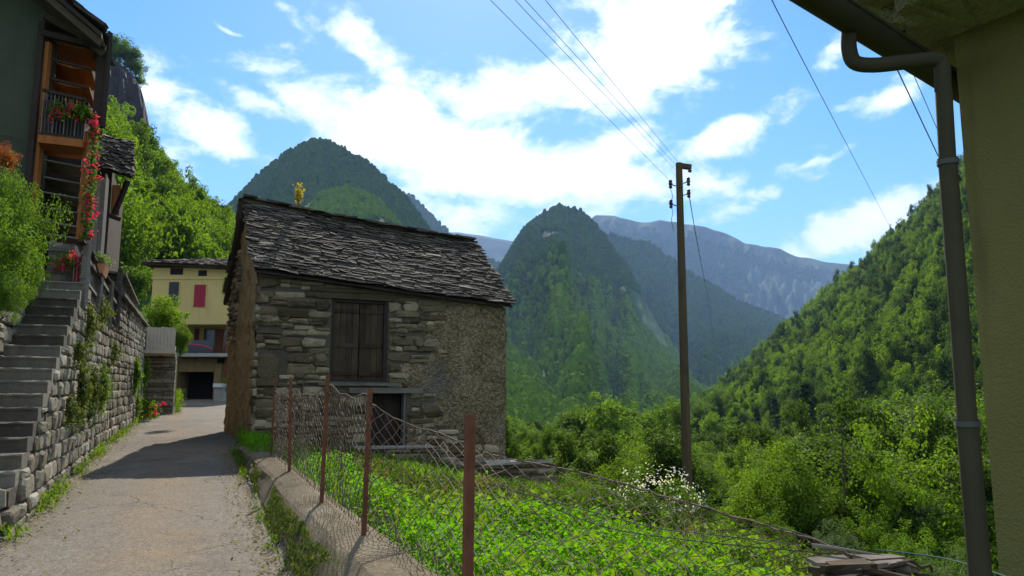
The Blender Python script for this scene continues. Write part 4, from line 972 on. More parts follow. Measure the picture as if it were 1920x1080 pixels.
# ------------------------------------------------------------------ low wall along the road and its fence
rr = random.Random(5)
WT0, WT1 = 1.12, 1.60
def batter(s): return float(np.interp(s, [0, 8, 14, 17], [.24, .22, .08, .04]))
def wtop(s): return road_z(s) + float(np.interp(s, [0, 4, 6.35, 8.2, 11, 13.5, 17], [.34, .34, .30, .28, .26, .21, .10]))
mb = MB(); ss = np.arange(.4, 16.9, .16); prof = []
for s in ss:
    zt = wtop(s); nz = lambda k: .085 * (float(fbm(np.array(s * 1.3 + k * 7.7), np.array(k * 3.1), 4)) - .5)
    zb = road_z(s) - .12
    bt_ = batter(s); ring = [(WT0 - bt_ - .03 + nz(1), zb), (WT0 - bt_ * .7 + nz(2), zb + .16), (WT0 - bt_ * .25 + nz(3), zt - .10), (WT0 + .015 + nz(4), zt - .03), (WT0 + .06 + nz(5) * .5, zt + nz(6) * .5),
            ((WT0 + WT1) / 2, zt + .012 + nz(7) * .5), (WT1 - .05 + nz(8) * .5, zt + nz(9) * .5), (WT1 + nz(10), zt - .05), (WT1 + .03, zb - .5)]
    prof.append([W(t, s, z) for t, z in ring])
n = len(prof[0]); vs = [p for r_ in prof for p in r_]
fs = [(i * n + j, i * n + j + 1, (i + 1) * n + j + 1, (i + 1) * n + j) for i in range(len(prof) - 1) for j in range(n - 1)] + [tuple(range(n)), tuple(range(len(vs) - 1, len(vs) - n - 1, -1))]
mb.add(vs, fs)
mt, g, out = new_mat('parapet_stone'); p = pos(g)
nb_ = g.noise(p, 2.4, 6, .65); f_ = g.noise(p, 45, 4, .7)
gn = g.new('ShaderNodeNewGeometry'); sx = g.new('ShaderNodeSeparateXYZ'); g.l.new(gn.outputs['Normal'], sx.inputs[0])
c = g.ramp(nb_, (.3, (.085, .062, .035)), (.5, (.14, .108, .064)), (.7, (.20, .16, .105)))
c = g.mix(g.m('MULTIPLY', g.step(f_, .5, .68), .55), c, (.065, .05, .03))
straw = g.noise(g.scl(p, (60, 60, 60)), .7, 2, .5, 2.)
c = g.mix(g.m('MULTIPLY', g.step(straw, .58, .66), .5), c, (.42, .35, .22))
mossn = g.m('MULTIPLY', g.step(g.noise(p, 1.3, 5, .65, w=3.), .40, .58), g.step(sx.outputs[2], .75, .25))
c = g.mix(g.m('MULTIPLY', mossn, .85), c, (.075, .085, .02))
surf(g, out, c, .95, g.m('ADD', nb_, g.m('MULTIPLY', f_, .7)), .9, .025, .1)
tag(mb.build('low_wall', M['parapet_stone']), 'low mossy concrete wall along the right edge of the road carrying the fence', 'wall')
fence = empty('wire_fence', (0, 0, 0), 'rusty chain link fence with angle iron posts, sagging down into the garden', 'fence')
def fence_point(s, t=1.40): return Vector(W(t, s, wtop(s)))
POSTS = [(3.86, 1.40, 1.05, .045), (6.35, 1.41, 1.18, .035), (8.2, 1.38, 1.30, .035), (11.0, 1.41, 1.27, .035), (13.5, 1.42, 1.36, .03)]
for s, t, h, w in POSTS:
    b = fence_point(s, t); lean = Vector((rr.uniform(-.035, .035), rr.uniform(-.03, .03), 0)); top = b + Vector((0, 0, h)) + lean; mb = MB()
    # angle iron: two flanges
    ax, ay = Vector((HC, HS, 0)), Vector((-HS, HC, 0))
    a0 = b - Vector((0, 0, .08))
    def fl(p0, p1, o): mb.hexa([a0 + p0, a0 + p1, a0 + p0 + o, a0 + p1 + o, top + p0, top + p1, top + p0 + o, top + p1 + o])
    fl(ax * -w * .5, ax * w * .5, ay * .006); fl(ax * -w * .5 + ay * .0065, ax * (-w * .5 + .006) + ay * .0065, ay * w)
    mb.build('post', M['rust'], fence)
def link_mesh(mb, top, bot, ncell, nrow, rr, r=.0022, wob=.012, miss=.0, bulge=.03):
    """diamond netting between two rails given as functions of 0..1"""
    def pt(i, j):
        a = i / ncell; b = j / nrow; p = top(a).lerp(bot(a), b)
        return p + Vector((rr.uniform(-wob, wob), rr.uniform(-wob, wob), rr.uniform(-wob, wob))) + Vector((HC, HS, 0)) * bulge * math.sin(b * 3.1) * math.sin(a * 9)
    grid = {}
    for i in range(ncell + 1):
        for j in range(nrow + 1):
            if (i + j) % 2 == 0: grid[i, j] = pt(i, j)
    for (i, j), p in grid.items():
        for di in (-1, 1):
            q = grid.get((i + di, j + 1))
            if q is not None and rr.random() >= miss:
                m_ = (p + q) / 2 + Vector((rr.uniform(-.003, .003), 0, rr.uniform(-.003, .003)))
                mb.tube([p, m_, q], r, 3, cap=False)
def sag_line(pts):
    P_ = [Vector(p) for p in pts]
    def f(a):
        x = min(max(a, 0), .99999) * (len(P_) - 1); i = int(x); t = x - i
        p0, p1, p2, p3 = P_[max(i - 1, 0)], P_[i], P_[i + 1], P_[min(i + 2, len(P_) - 1)]
        return .5 * ((2 * p1) + (p2 - p0) * t + (2 * p0 - 5 * p1 + 4 * p2 - p3) * t * t + (3 * p1 - p0 - 3 * p2 + p3) * t ** 3)
    return f
# panels on the wall
for (s0, h0, d0), (s1, h1, d1), sg in (((13.5, 1.08, 0), (11.0, 1.12, 0), .06), ((11.0, 1.12, 0), (8.2, 1.2, 0), .10), ((8.2, 1.2, 0), (6.35, 1.14, 0), .07)):
    mb = MB()
    tp = lambda a, s0=s0, s1=s1, h0=h0, h1=h1, sg=sg: fence_point(s0 + (s1 - s0) * a, 1.43) + Vector((0, 0, h0 + (h1 - h0) * a - sg * math.sin(math.pi * a) + .014 * math.sin(a * 17)))
    bt = lambda a, s0=s0, s1=s1: fence_point(s0 + (s1 - s0) * a, 1.45) + Vector((0, 0, .02))
    n_ = int((s0 - s1) / .055); link_mesh(mb, tp, bt, n_, 20, rr, .0035, .008, .02)
    mb.tube([tp(a) for a in np.linspace(0, 1, 14)], .0045, 4)
    mb.build('wire_netting', M['mesh_rust'], fence)
# low torn strip on the wall towards us
mb = MB(); tp = lambda a: fence_point(6.35 - 2.6 * a, 1.45) + Vector((0, 0, .22 + .06 * math.sin(a * 11))); bt = lambda a: fence_point(6.35 - 2.6 * a, 1.5) + Vector((0, 0, .0))
link_mesh(mb, tp, bt, 40, 5, rr, .0028, .014); mb.build('wire_netting', M['mesh_rust'], fence)
# the panel that has come down into the garden
rim = sag_line([P(690, 752, 6.4), P(740, 785, 6.6), P(800, 806, 6.8), P(860, 826, 6.8), P(945, 858, 6.7), P(1077, 882, 6.4), P(1186, 912, 6.2), P(1267, 938, 6.0), P(1310, 948, 5.9), P(1433, 984, 5.6), P(1524, 1012, 5.3), P(1620, 1052, 5.0)])
low = sag_line([P(688, 1012, 6.3), P(740, 1040, 6.0), P(800, 1070, 5.6), P(880, 1100, 5.0), P(960, 1150, 4.5), P(1060, 1190, 4.2), P(1160, 1200, 4.2), P(1260, 1180, 4.3), P(1330, 1170, 4.4), P(1440, 1160, 4.6), P(1540, 1150, 4.7), P(1640, 1140, 4.8)])
mb = MB(); link_mesh(mb, rim, low, 66, 18, rr, .0036, .011, .02, .05); mb.tube([rim(a) + Vector((0, 0, rr.uniform(-.01, .01))) for a in np.linspace(0, 1, 60)], .006, 5)
mb.tube([rim(a) + Vector((rr.uniform(-.02, .02), 0, rr.uniform(-.025, .015))) for a in np.linspace(.2, 1, 60)], .004, 4)
mb.build('fallen_netting', M['mesh_rust'], fence)
for pts in ([(905, 905, 6.5), (1010, 932, 6.4), (1130, 965, 6.3), (1230, 990, 6.2), (1295, 998, 6.1), (1420, 1012, 6.0), (1500, 1022, 5.9)], [(1000, 925, 6.4), (1045, 955, 6.3), (1150, 992, 6.2), (1300, 1014, 6.0), (1440, 1028, 5.9), (1580, 1040, 5.8)],
            [(1310, 948, 5.9), (1400, 975, 6), (1500, 1000, 5.9), (1620, 1045, 5.6), (1700, 1075, 5.4)]):
    mb = MB(); f = sag_line([P(*p) for p in pts]); mb.tube([f(a) for a in np.linspace(0, 1, 30)], .0045, 5); mb.build('strand', M['galvanised'], fence)
# ------------------------------------------------------------------ utility pole and wires
YP = 17.0; pb, pt_ = P(1291, 1000, YP), P(1273, 306, YP + .1); pb.z -= .3
pole = empty('utility_pole', (0, 0, 0), 'tall weathered wooden utility pole standing in the garden beyond the hut', 'pole')
mb = MB(); mb.tube([pb, pb.lerp(pt_, .33), pb.lerp(pt_, .66), pt_], [.112, .102, .09, .076], 12); mb.build('shaft', M['pole_wood'], pole)
mb = MB(); c0 = pt_ + Vector((.02, 0, -.06)); mb.beam(c0, c0 + Vector((.26, .05, -.02)), .10, .11); mb.beam(c0 + Vector((.2, .05, -.1)), c0 + Vector((.27, .05, -.12)), .06, .05); mb.build('cap_bracket', M['pole_wood'], pole)
def insul(p, side, h=.30):
    mb = MB(); p = Vector(p)
    mb.tube([p, p + Vector((side * .07, 0, .02)), p + Vector((side * .12, 0, .06))], .013, 6); q = p + Vector((side * .12, 0, .06))
    mb.tube([q + Vector((0, 0, z)) for z in (-.12, -.09, -.05, -.01, .02, .06, .08)], [.02, .045, .03, .05, .035, .045, .02], 8); mb.build('insulator', M['insulator'], pole)
def on_pole(v, side): 
    f = (1000 - v) / (1000 - 306); p = pb.lerp(pt_, f); return p + Vector((side * .085, 0, 0))
for v, sd in ((350, -1), (388, -1), (368, 1), (345, 1)): insul(on_pole(v, sd), sd)
mb = MB(); mb.tube([on_pole(v, -1) + Vector((-.1 - .02 * math.sin(v * .2), 0, 0)) for v in range(345, 440, 6)], .006, 4); mb.build('down_lead', M['wire'], pole)
def cable(pts, r, label, group='overhead wires', matn='wire', sag=0, name='overhead_wire', n=28):
    f = sag_line(pts) if len(pts) > 2 else (lambda a: Vector(pts[0]).lerp(Vector(pts[1]), a)); mb = MB()
    mb.tube([f(a) - Vector((0, 0, sag * 4 * a * (1 - a))) for a in np.linspace(0, 1, n)], r, 4); o = mb.build(name, M[matn]); tag(o, label, 'wire', group); return o
tpin = on_pole(310, -1)
cable([P(880, -40, 7), P(1262, 345, YP)], .0042, 'overhead wire leaving the pole lowest on its left side, leftmost across the sky')
cable([P(928, -40, 7), P(1266, 318, YP)], .0042, 'overhead wire second from the left, running up from just under the pole top')
cable([P(948, -40, 7), P(1264, 306, YP)], .0042, 'overhead wire running close beside the second wire to the pole top')
cable([P(990, -40, 7), P(1272, 275 + 30, YP)], .0042, 'rightmost of the overhead wires that meet at the pole top')
cable([on_pole(366, 1) + Vector((.12, 0, .02)), P(1310, 470, 30), P(1332, 590, 60), P(1345, 690, 110)], .011, 'drop wire from the right side of the pole down into the valley')
cable([P(1425, -45, 11), P(1540, 180, 20), P(1668, 424, 60)], .010, 'single wire crossing the open sky between the pole and the downpipe')
cable([P(1668, 100, 9), P(1765, 305, 12)], .008, 'wire seen left of the downpipe under the gutter elbow')
cable([P(1700, 110, 9), P(1765, 260, 12)], .005, 'thin wire close to the upper downpipe, fainter than its neighbour')
cable([P(1640, 1030, 4.3), P(1760, 1045, 4.0), P(1860, 1072, 3.6), P(1960, 1110, 3.2)], .004, 'green cable strung low across the downpipe at the bottom', None, 'cable_green', name='green_cable')
# ------------------------------------------------------------------ near house on the right
house = empty('near_house', (0, 0, 0), 'olive plastered house corner close by with stone slab eaves and a grey downpipe', 'house')
c0 = P(1800, 300, 4.0); cx, cy = c0.x, c0.y
dv = Vector((.63, -.78, 0)); dh = Vector((.78, .63, 0))      # seen face runs towards us, hidden face runs away
ct = Vector((P(1797, 60, 4.0).x, cy, 0)); cb = Vector((P(1868, 1040, 4.0).x, cy, 0))
ztop = 3.62; zbot = -1.2
def corner(z): 
    f = (z - zbot) / (ztop - zbot); return Vector((P(1840, 680, 4.0).x + (P(1840, 680, 4.).x - P(1840, 680, 4.).x) * f, cy, z))
k0 = corner(0)
mb = MB(); nzw = 40; na2 = 60; vs, fs = [], []
for j in range(nzw + 1):
    z = zbot + (ztop - zbot) * j / nzw
    for i in range(na2 + 1):
        if i <= na2 // 2: p = k0 + dh * (1 - i / (na2 // 2)) * 6
        else: p = k0 + dv * ((i - na2 // 2) / (na2 - na2 // 2)) * 3.4
        q = float(fbm(np.array(i * .35), np.array(j * .4), 3)) - .5
        vs.append((p.x + q * .012, p.y + q * .012, z))
for j in range(nzw):
    for i in range(na2): fs.append((j * (na2 + 1) + i, j * (na2 + 1) + i + 1, (j + 1) * (na2 + 1) + i + 1, (j + 1) * (na2 + 1) + i))
mb.add(vs, fs); mb.build('wall', M['olive_render'], house, smooth=False)
# pilaster behind on the right
mb = MB(); q0 = k0 + dv * .62; mb.hexa([q0 + dv * a - Vector((dh.x, dh.y, 0)) * b + Vector((0, 0, z)) for z in (zbot, ztop - .05) for b in (-.1, .035) for a in (0, 2.6)]); mb.build('pilaster', M['olive_render'], house)
# stone slabs of the eaves, seen from below
def slab(poly, z0, th, name, rr, rough=.02, nsub=5):
    """thick irregular plate; poly in plan"""
    P_ = []
    for i, p in enumerate(poly):
        q = poly[(i + 1) % len(poly)]
        for k in range(nsub):
            f = k / nsub; P_.append((p[0] + (q[0] - p[0]) * f + rr.uniform(-rough, rough), p[1] + (q[1] - p[1]) * f + rr.uniform(-rough, rough), p[2] + (q[2] - p[2]) * f))
    n = len(P_); c = [sum(x[i] for x in P_) / n for i in range(3)]; mb = MB(); vs = []
    for k, zo, j in ((.4, .01, .03), (.75, .0, .032), (.97, .012, .014), (1, .3 * th, .008), (1.0, .8 * th, .006), (.96, th, .004)):
        for p in P_: vs.append((c[0] + (p[0] - c[0]) * k, c[1] + (p[1] - c[1]) * k, p[2] * (k if k < .9 else 1) + (c[2] * (1 - k) if k < .9 else 0) + z0 + zo + rr.uniform(-j, j)))
    vs.append((c[0], c[1], c[2] + z0 - .006)); vs.append((c[0], c[1], c[2] + z0 + th)); fs = []
    for r_ in range(5):
        for i in range(n): fs.append((r_ * n + i, (r_ + 1) * n + i, (r_ + 1) * n + (i + 1) % n, r_ * n + (i + 1) % n))
    for i in range(n): fs += [(6 * n, i, (i + 1) % n), (6 * n + 1, 5 * n + (i + 1) % n, 5 * n + i)]
    mb.add(vs, fs, rr.random()); return mb.build(name, M['eave_stone'], house)
def uvz(u, v, z): p = Pz(u, v, z); return (p.x, p.y, 0)
zs = 3.60
rf = lambda u, v, z=zs: uvz(u, v, z)
slab([rf(1655, 42), rf(1700, 5), rf(1790, -60), rf(2050, -150), rf(2150, 20), rf(1990, 78), rf(1862, 62), rf(1795, 68), rf(1735, 100), rf(1680, 78)], zs - .03, .11, 'eave_slab', rr, .045)
slab([rf(1570, -35, 3.7), rf(1640, -130, 3.7), rf(1800, -260, 3.7), rf(1900, -120, 3.7), rf(1760, -15, 3.7), rf(1690, 48, 3.7), rf(1640, 30, 3.7)], 3.68, .13, 'eave_slab', rr, .05)
slab([rf(1700, 60, 3.72), rf(1790, 40, 3.72), rf(1900, 50, 3.72), rf(1960, 120, 3.72), rf(1830, 190, 3.72), rf(1740, 120, 3.72)], 3.74, .10, 'eave_slab', rr, .05)
slab([rf(1530, -60, 3.86), rf(1700, -300, 3.86), rf(2300, -300, 3.86), rf(2200, 120, 3.86), rf(1840, 210, 3.86), rf(1600, 60, 3.86)], 3.92, .10, 'eave_slab', rr, .05)
# gutter along the hidden side
ga, gb = Pz(1512, -22, 3.42), Pz(1836, 186, 3.42); gdir = (gb - ga).normalized(); gn_ = gdir.cross(Vector((0, 0, 1))).normalized()
ga = ga - gdir * .4; gb = gb + gdir * 3
mb = MB(); vs, fs = [], []; nseg = 12; m_ = 9; rad = .078
stn = [0, .002] + list(np.linspace(.05, .95, nseg)) + [.998, 1]
for a in stn:
    p = ga.lerp(gb, a)
    for k in range(m_):
        th = math.pi + math.pi * k / (m_ - 1); vs.append(p + gn_ * math.cos(th) * rad + Vector((0, 0, math.sin(th) * rad)))
    for k in range(m_ - 1, -1, -1):
        th = math.pi + math.pi * k / (m_ - 1); vs.append(p + gn_ * math.cos(th) * (rad - .006) + Vector((0, 0, math.sin(th) * (rad - .006) + .001)))
for i in range(len(stn) - 1):
    for k in range(2 * m_): fs.append((i * 2 * m_ + k, i * 2 * m_ + (k + 1) % (2 * m_), (i + 1) * 2 * m_ + (k + 1) % (2 * m_), (i + 1) * 2 * m_ + k))
mb.add(vs, fs); mb.tube([ga + gn_ * rad, gb + gn_ * rad], .011, 6); mb.tube([ga - gn_ * rad, gb - gn_ * rad], .011, 6)
gut = mb.build('gutter', M['zinc_pipe'], house, smooth=True)
for q in (.06, .22, .4):
    mb = MB(); p = ga.lerp(gb, q); mb.beam(p - gn_ * .09 + Vector((0, 0, .02)), p + gn_ * .09 + Vector((0, 0, .02)), .03, .006); mb.build('gutter_bracket', M['iron'], gut)
# downpipe with swan neck
Yd = 3.45
neck = sag_line([P(1592, 58, Yd + .1), P(1592, 92, Yd + .1), P(1603, 117, Yd + .1), P(1640, 122, Yd + .08), P(1700, 116, Yd + .03), P(1748, 112, Yd), P(1763, 118, Yd), P(1767, 135, Yd), P(1768, 170, Yd)])
dp = empty('downpipe', (0, 0, 0), None, None); dp.parent = house
mb = MB(); mb.tube([neck(a) for a in np.linspace(0, 1, 46)], .036, 14, cap=False); mb.build('swan_neck', M['zinc_pipe'], dp, smooth=True)
pA, pB, pC, pD = P(1769, 165, Yd), P(1777, 305, Yd), P(1814, 795, Yd), P(1842, 1130, Yd)
mb = MB(); mb.tube([pA, pA.lerp(pB, .5), pB], .0365, 16, cap=False); mb.tube([pB + Vector((0, 0, .02)), pB + Vector((.0, 0, -.02)), pC], [.043, .040, .041], 16, cap=False); mb.tube([pC + Vector((0, 0, .02)), pC - Vector((0, 0, .02)), pD], [.048, .045, .046], 16, cap=False); mb.build('pipe', M['zinc_pipe'], dp, smooth=True)
for p, r_ in ((pB, .046), (pC, .051)):
    mb = MB(); mb.tube([p + Vector((0, 0, -.012)), p + Vector((0, 0, .012))], r_, 16); mb.beam(p, p + Vector((.22, .28, 0)), .012, .012); mb.build('clamp', M['galvanised'], dp)
# ------------------------------------------------------------------ stairs and retaining wall on the left
rr = random.Random(9)
def s_on(u, t):                       # s at which the plane t is met in the column of a pixel
    k, _ = ray(u, 640); lo, hi = 3., 60.
    for _ in range(60):
        m = (lo + hi) / 2; p = W(t, m, 0)
        if p[0] / p[1] > k: hi = m
        else: lo = m
    return lo if False else m
NST, TS_, TL = 18, -1.5, -2.12
S0, S1 = 9.02, 13.5; Z0, Z1 = .70, 3.36
def wall_t(s): return TS_ + .28 * min(1, max(0, (s - 18) / 11))
stair = empty('stone_staircase', (0, 0, 0), 'steep flight of narrow stone steps climbing beside the retaining wall', 'stairs')
for i in range(NST):
    f = i / (NST - 1); s = S0 + (S1 - S0) * f; z = Z0 + (Z1 - Z0) * f; rise = (Z1 - Z0) / (NST - 1); run = (S1 - S0) / (NST - 1)
    mb = MB(); nx = 9; vs = []; j = lambda a: rr.uniform(-a, a)
    wv = [j(.012) for _ in range(nx)]; sk = j(.02)
    s_b = s + run * 1.7 if i < NST - 1 else s + 1.2
    for (ds, dz, q) in ((.012, -rise * .98, .6), (.004, -.05, .7), (-.012, -.012, 1), (.006, .004, 1), (.03, .006, .6)):
        for x in range(nx):
            t = TL + (TS_ + .015 - TL) * x / (nx - 1); vs.append(W(t, s + ds + wv[x] * q + sk * x / nx, z + dz + j(.006)))
    for x in range(nx):
        t = TL + (TS_ + .015 - TL) * x / (nx - 1); vs.append(W(t, s_b, z + .006 + j(.004)))
    for x in range(nx):
        t = TL + (TS_ + .015 - TL) * x / (nx - 1); vs.append(W(t, s_b, z - rise * .98))
    fs = [(r_ * nx + x, r_ * nx + x + 1, (r_ + 1) * nx + x + 1, (r_ + 1) * nx + x) for r_ in range(6) for x in range(nx - 1)]
    fs += [tuple(r_ * nx + nx - 1 for r_ in range(7)), tuple(r_ * nx for r_ in range(6, -1, -1)), tuple(range(nx)) [::-1][:0] or (0, 6 * nx, 6 * nx + nx - 1, nx - 1)]
    mb.add(vs, fs, rr.random()); mb.build('step', M['step_stone'], stair)
def stair_z(s): return Z0 + (Z1 - Z0) * (math.floor((s - S0) / (S1 - S0) * (NST - 1) + 1e-6) / (NST - 1)) if s >= S0 else .0
WALL_END = 29.2; ZW = 3.2
def wall_top(s):
    if s < S0 - .02: return road_z(s) + .02
    if s < S1: return stair_z(s) - .16
    if s < 20.3: return ZW
    return 3.98
def TW(a, z, out): return W(wall_t(a) + out - .03 + .06 * (z - 3) * -.3, a, z)
ret = empty('retaining_wall', (0, 0, 0), 'long grey stone block retaining wall on the left of the road', 'wall')
mb = MB(); ss = np.arange(8.7, WALL_END + .01, .2)
for a, b in zip(ss[:-1], ss[1:]):
    z = min(wall_top(a), wall_top(b)); zb = road_z(a) - .5
    if z > zb: mb.hexa([W(wall_t(a) - .6, a, zb), W(wall_t(b) - .6, b, zb), TW(a, zb, 0), TW(b, zb, 0), W(wall_t(a) - .6, a, z), W(wall_t(b) - .6, b, z), TW(a, z, 0), TW(b, z, 0)])
mb.build('wall_core', M['mortar'], ret)
mb = MB(); h0 = .27
# courses follow the gentle climb of the road
z = -.25
while z < 4.0:
    h = rr.uniform(.14, .25); a = 8.72 + rr.uniform(-.2, 0)
    while a < WALL_END:
        w = rr.uniform(.2, .56); l, r_ = max(a, 8.72), min(a + w, WALL_END); a += w
        if r_ - l < .1: continue
        m_ = (l + r_) / 2; lo = z + road_z(m_) * .55 + rr.uniform(-.012, .012); hi = lo + h
        tp = min(wall_top(l + .03), wall_top(r_ - .03)) if m_ > S1 else wall_top(m_)
        if lo > tp - .04 or hi < road_z(m_) - .1: continue
        hi = min(hi, tp)
        stone_patch(mb, r_ - l, hi - lo, m_, (hi + lo) / 2, TW, rr, .055, .010, skew=.16)
    z += h
# front end below the stairs
TE = lambda a, z, out: W(TL + a, 8.72 - out, z)
rubble(mb, -1.2, TS_ - TL + .03, -.2, .66, TE, rr, (.2, .28), (.3, .6), proud=.05)
mb.build('stone_block', M['wall_stone'], ret)
mb = MB(); mb.hexa([W(t, s, z) for z in (-.4, .60) for s in (8.72, 9.6) for t in (-3.6, TS_ - .05)]); mb.build('stair_base', M['mortar'], ret)
mb = MB()      # coping of the raised end
for a in np.arange(20.3, WALL_END, .9):
    mb.hexa([W(wall_t(min(a + q, WALL_END)) + o, min(a + q, WALL_END), 3.98 + z + rr.uniform(-.01, .01)) for z in (0, .07) for o in (-.5, .10) for q in (.01, .88)], rr.random())
mb.build('coping', M['step_stone'], ret)
# rubble wall on the other side of the stairs
sw = empty('garden_wall', (0, 0, 0), 'rough rubble wall under the bright green shrub left of the steps', 'wall')
TL2 = lambda a, z, out: W(TL - .02 + out, a, z)
ltop = lambda a: float(np.interp(a, [8.7, 9.5, 11, 13.5, 14.2], [1.9, 2.3, 2.9, 3.55, 3.7]))
mb = MB()
for a in np.arange(8.7, 14.0, .25): mb.hexa([W(t, s, z) for z in (.2, ltop(a) - .03) for s in (a, a + .25) for t in (-4.5, TL - .03)])
mb.build('wall_core', M['mortar'], sw)
mb = MB(); rubble(mb, 8.7, 14, .6, 3.8, TL2, rr, (.1, .24), (.18, .5), top=ltop, bottom=lambda a: stair_z(a) - .2, proud=.07); mb.build('stone_face', M['wall_stone'], sw)
# terrace behind the wall
mb = MB(); vs = []; tn = np.linspace(-26, -1.62, 26); sn = np.linspace(13.9, 60, 40)
for s in sn:
    for t in tn:
        te = min(t, wall_t(s) - .1) if s < WALL_END else t - 1.2 * min(1, (s - WALL_END) / 2)
        vs.append(W(te, s, 3.30 + .012 * (s - 14) + .15 * max(0, -t - 5) + .08 * float(vn(np.array(t * .7), np.array(s * .7)))))
fs = [(i * 26 + j, i * 26 + j + 1, (i + 1) * 26 + j + 1, (i + 1) * 26 + j) for i in range(39) for j in range(25)]
mb.add(vs, fs)
lip = [W(min(-1.62, wall_t(s) - .1) if s < WALL_END else -1.62 - 1.2 * min(1, (s - WALL_END) / 2), s, .4) for s in sn]
o0 = len(mb.v); mb.v += lip; mb.f += [(i * 26 + 25, o0 + i, o0 + i + 1, (i + 1) * 26 + 25) for i in range(39)]; mb.t += [.5] * 39; mb.mi += [0] * 39
tag(mb.build('terrace', M['gravel_soil'], smooth=False), kind='structure')
# board fence on the wall
bf = empty('board_fence', (0, 0, 0), 'weathered grey board fence standing on top of the retaining wall', 'fence')
a = 13.62
while a < 20.2:
    w = rr.uniform(.13, .2); zt = 3.95 + rr.uniform(-.07, .04) if rr.random() > .15 else 3.7
    if rr.random() > .10:
        mb = MB(); q = rr.uniform(-.012, .012); mb.hexa([W(-1.56 + o + q * (z > 3.5) * 2, a + s, z) for z in (ZW - .02, zt) for o in (0, .022) for s in (.01, w - .006)], rr.random()); mb.build('board', M['grey_wood'], bf)
    a += w
for z in (3.42, 3.80):
    mb = MB(); mb.beam(W(-1.515, 13.5, z + .03), W(-1.515, 20.3, z - .02), .05, .06, .5, jit=.006); mb.build('rail', M['grey_wood'], bf)
mb = MB(); mb.beam(W(-1.52, 13.2, 3.97), W(-1.50, 20.4, 3.99), .09, .05, .3, jit=.01); mb.build('rail', M['old_wood'], bf)
for s in (13.55, 15.8, 18.1, 20.25):
    mb = MB(); mb.beam(W(-1.47, s, 2.5 if s > 20 else 3.0), W(-1.47, s, 4.02 if s < 20 else 4.62), .09, .09, rr.random(), up=(0, 1, 0)); mb.build('post', M['grey_wood'], bf)
# iron handrail that drops with the steps
mb = MB(); f = sag_line([W(-1.47, 14.3, 4.0), W(-1.44, 16, 3.62), W(-1.42, 18.5, 3.3), W(-1.42, 20.2, 3.18)]); mb.tube([f(x) for x in np.linspace(0, 1, 20)], .014, 6); mb.build('handrail', M['iron'], bf)
# grey gate at the head of the steps
gate = empty('wooden_gate', (0, 0, 0), 'grey plank gate at the head of the stone steps, red boards beside it', 'gate')
x0, x1 = -2.02, -1.66; mb = MB()
for i in range(4): mb.hexa([W(x0 + (x1 - x0) * q, 13.75 + o, z) for z in (3.38, 4.02 + rr.uniform(-.03, .03)) for o in (0, .03) for q in ((i + .02) / 4, (i + .97) / 4)], rr.random())
mb.build('leaf', M['grey_wood'], gate)
for z in (3.55, 3.9):
    mb = MB(); mb.beam(W(x0, 13.73, z), W(x1, 13.73, z + .01), .03, .08, .2); mb.build('ledge', M['grey_wood'], gate)
for i in range(3):
    mb = MB(); mb.hexa([W(-1.65 + .045 * (i + q), 13.72 + o, z) for z in (3.38, 3.80) for o in (0, .025) for q in (.03, .85)], .5); mb.build('red_board', M['red_shutter'], gate)
# small plank shed on the terrace
shed = empty('plank_shed', (0, 0, 0), 'small grey plank shed with a flat board roof behind the fence end', 'shed')
mb = MB(); zs0, zs1 = 3.35, 4.55
for i in range(9): mb.hexa([W(-2.5 + .11 * (i + q), 20.6 + o, z) for z in (zs0, zs1) for o in (0, .03) for q in (0, .93)], rr.random())
for i in range(40): mb.hexa([W(-1.52 + .03 * q2, 20.6 + .16 * (i + q), z) for z in (zs0, zs1 - .05 + rr.uniform(-.03, .02)) for q2 in (0, 1) for q in (.03, .94)], rr.random())
mb.build('wall', M['grey_wood'], shed)
mb = MB()
for i in range(12): mb.hexa([W(t, 20.4 + .56 * (i + q), 4.60 + z + (.0 if t < -2 else -.10)) for z in (0, .05) for t in (-2.75, -1.36) for q in (.01, .98)], rr.random())
mb.build('roof', M['grey_wood'], shed)
# ------------------------------------------------------------------ tall old house with the wooden gallery
SL = 17.5
L = lambda u, v, ds=0: PS(u, v, SL + ds)
old = empty('old_house', (0, 0, 0), 'tall dark plastered house with a wooden gallery of balconies and hanging red geraniums', 'house')
pl_ = L(68, 300); tl = ts(pl_.x, pl_.y)[0]; tr_ = ts(*L(186, 200)[:2])[0]
mb = MB(); vs, fs = [], []
nA, nZ = 40, 40
for i in range(nA + 1):
    for j in range(nZ + 1):
        t = tl - 9 + 9 * i / nA; z = 3.1 + 9.6 * j / nZ
        vs.append(W(t, SL + .05 + .07 * (float(fbm(np.array(i * .6), np.array(j * .6), 4)) - .5), z))
for i in range(nA):
    for j in range(nZ): fs.append((i * (nZ + 1) + j, (i + 1) * (nZ + 1) + j, (i + 1) * (nZ + 1) + j + 1, i * (nZ + 1) + j + 1))
mb.add(vs, fs)
mb.hexa([W(t, s, z) for z in (3.1, 12.6) for s in (SL + .12, SL + .4) for t in (tl - 9, tl - .4)]); mb.hexa([W(t, s, z) for z in (3.1, 8.6) for s in (SL + .41, SL + 7) for t in (tl - 9, tl - .02)])
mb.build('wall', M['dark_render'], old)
mb = MB(); mb.hexa([W(t, s, z) for z in (3.1, 9.2) for s in (SL + 1.3, SL + 4.5) for t in (tl, -2.28)]); mb.build('back_wall', M['dark_beam'], old)
zt_, zb_ = L(130, 82).z, 3.3
def post(u, w, mat_, z0, z1, ds=0, name='post', v=300):
    p = L(u, v, ds); t = ts(p.x, p.y)[0]; mb = MB(); mb.beam(W(t, SL + ds, z0), W(t, SL + ds, z1), w, .12, .5, up=(0, 1, 0), jit=.004); return mb.build(name, M[mat_], old)
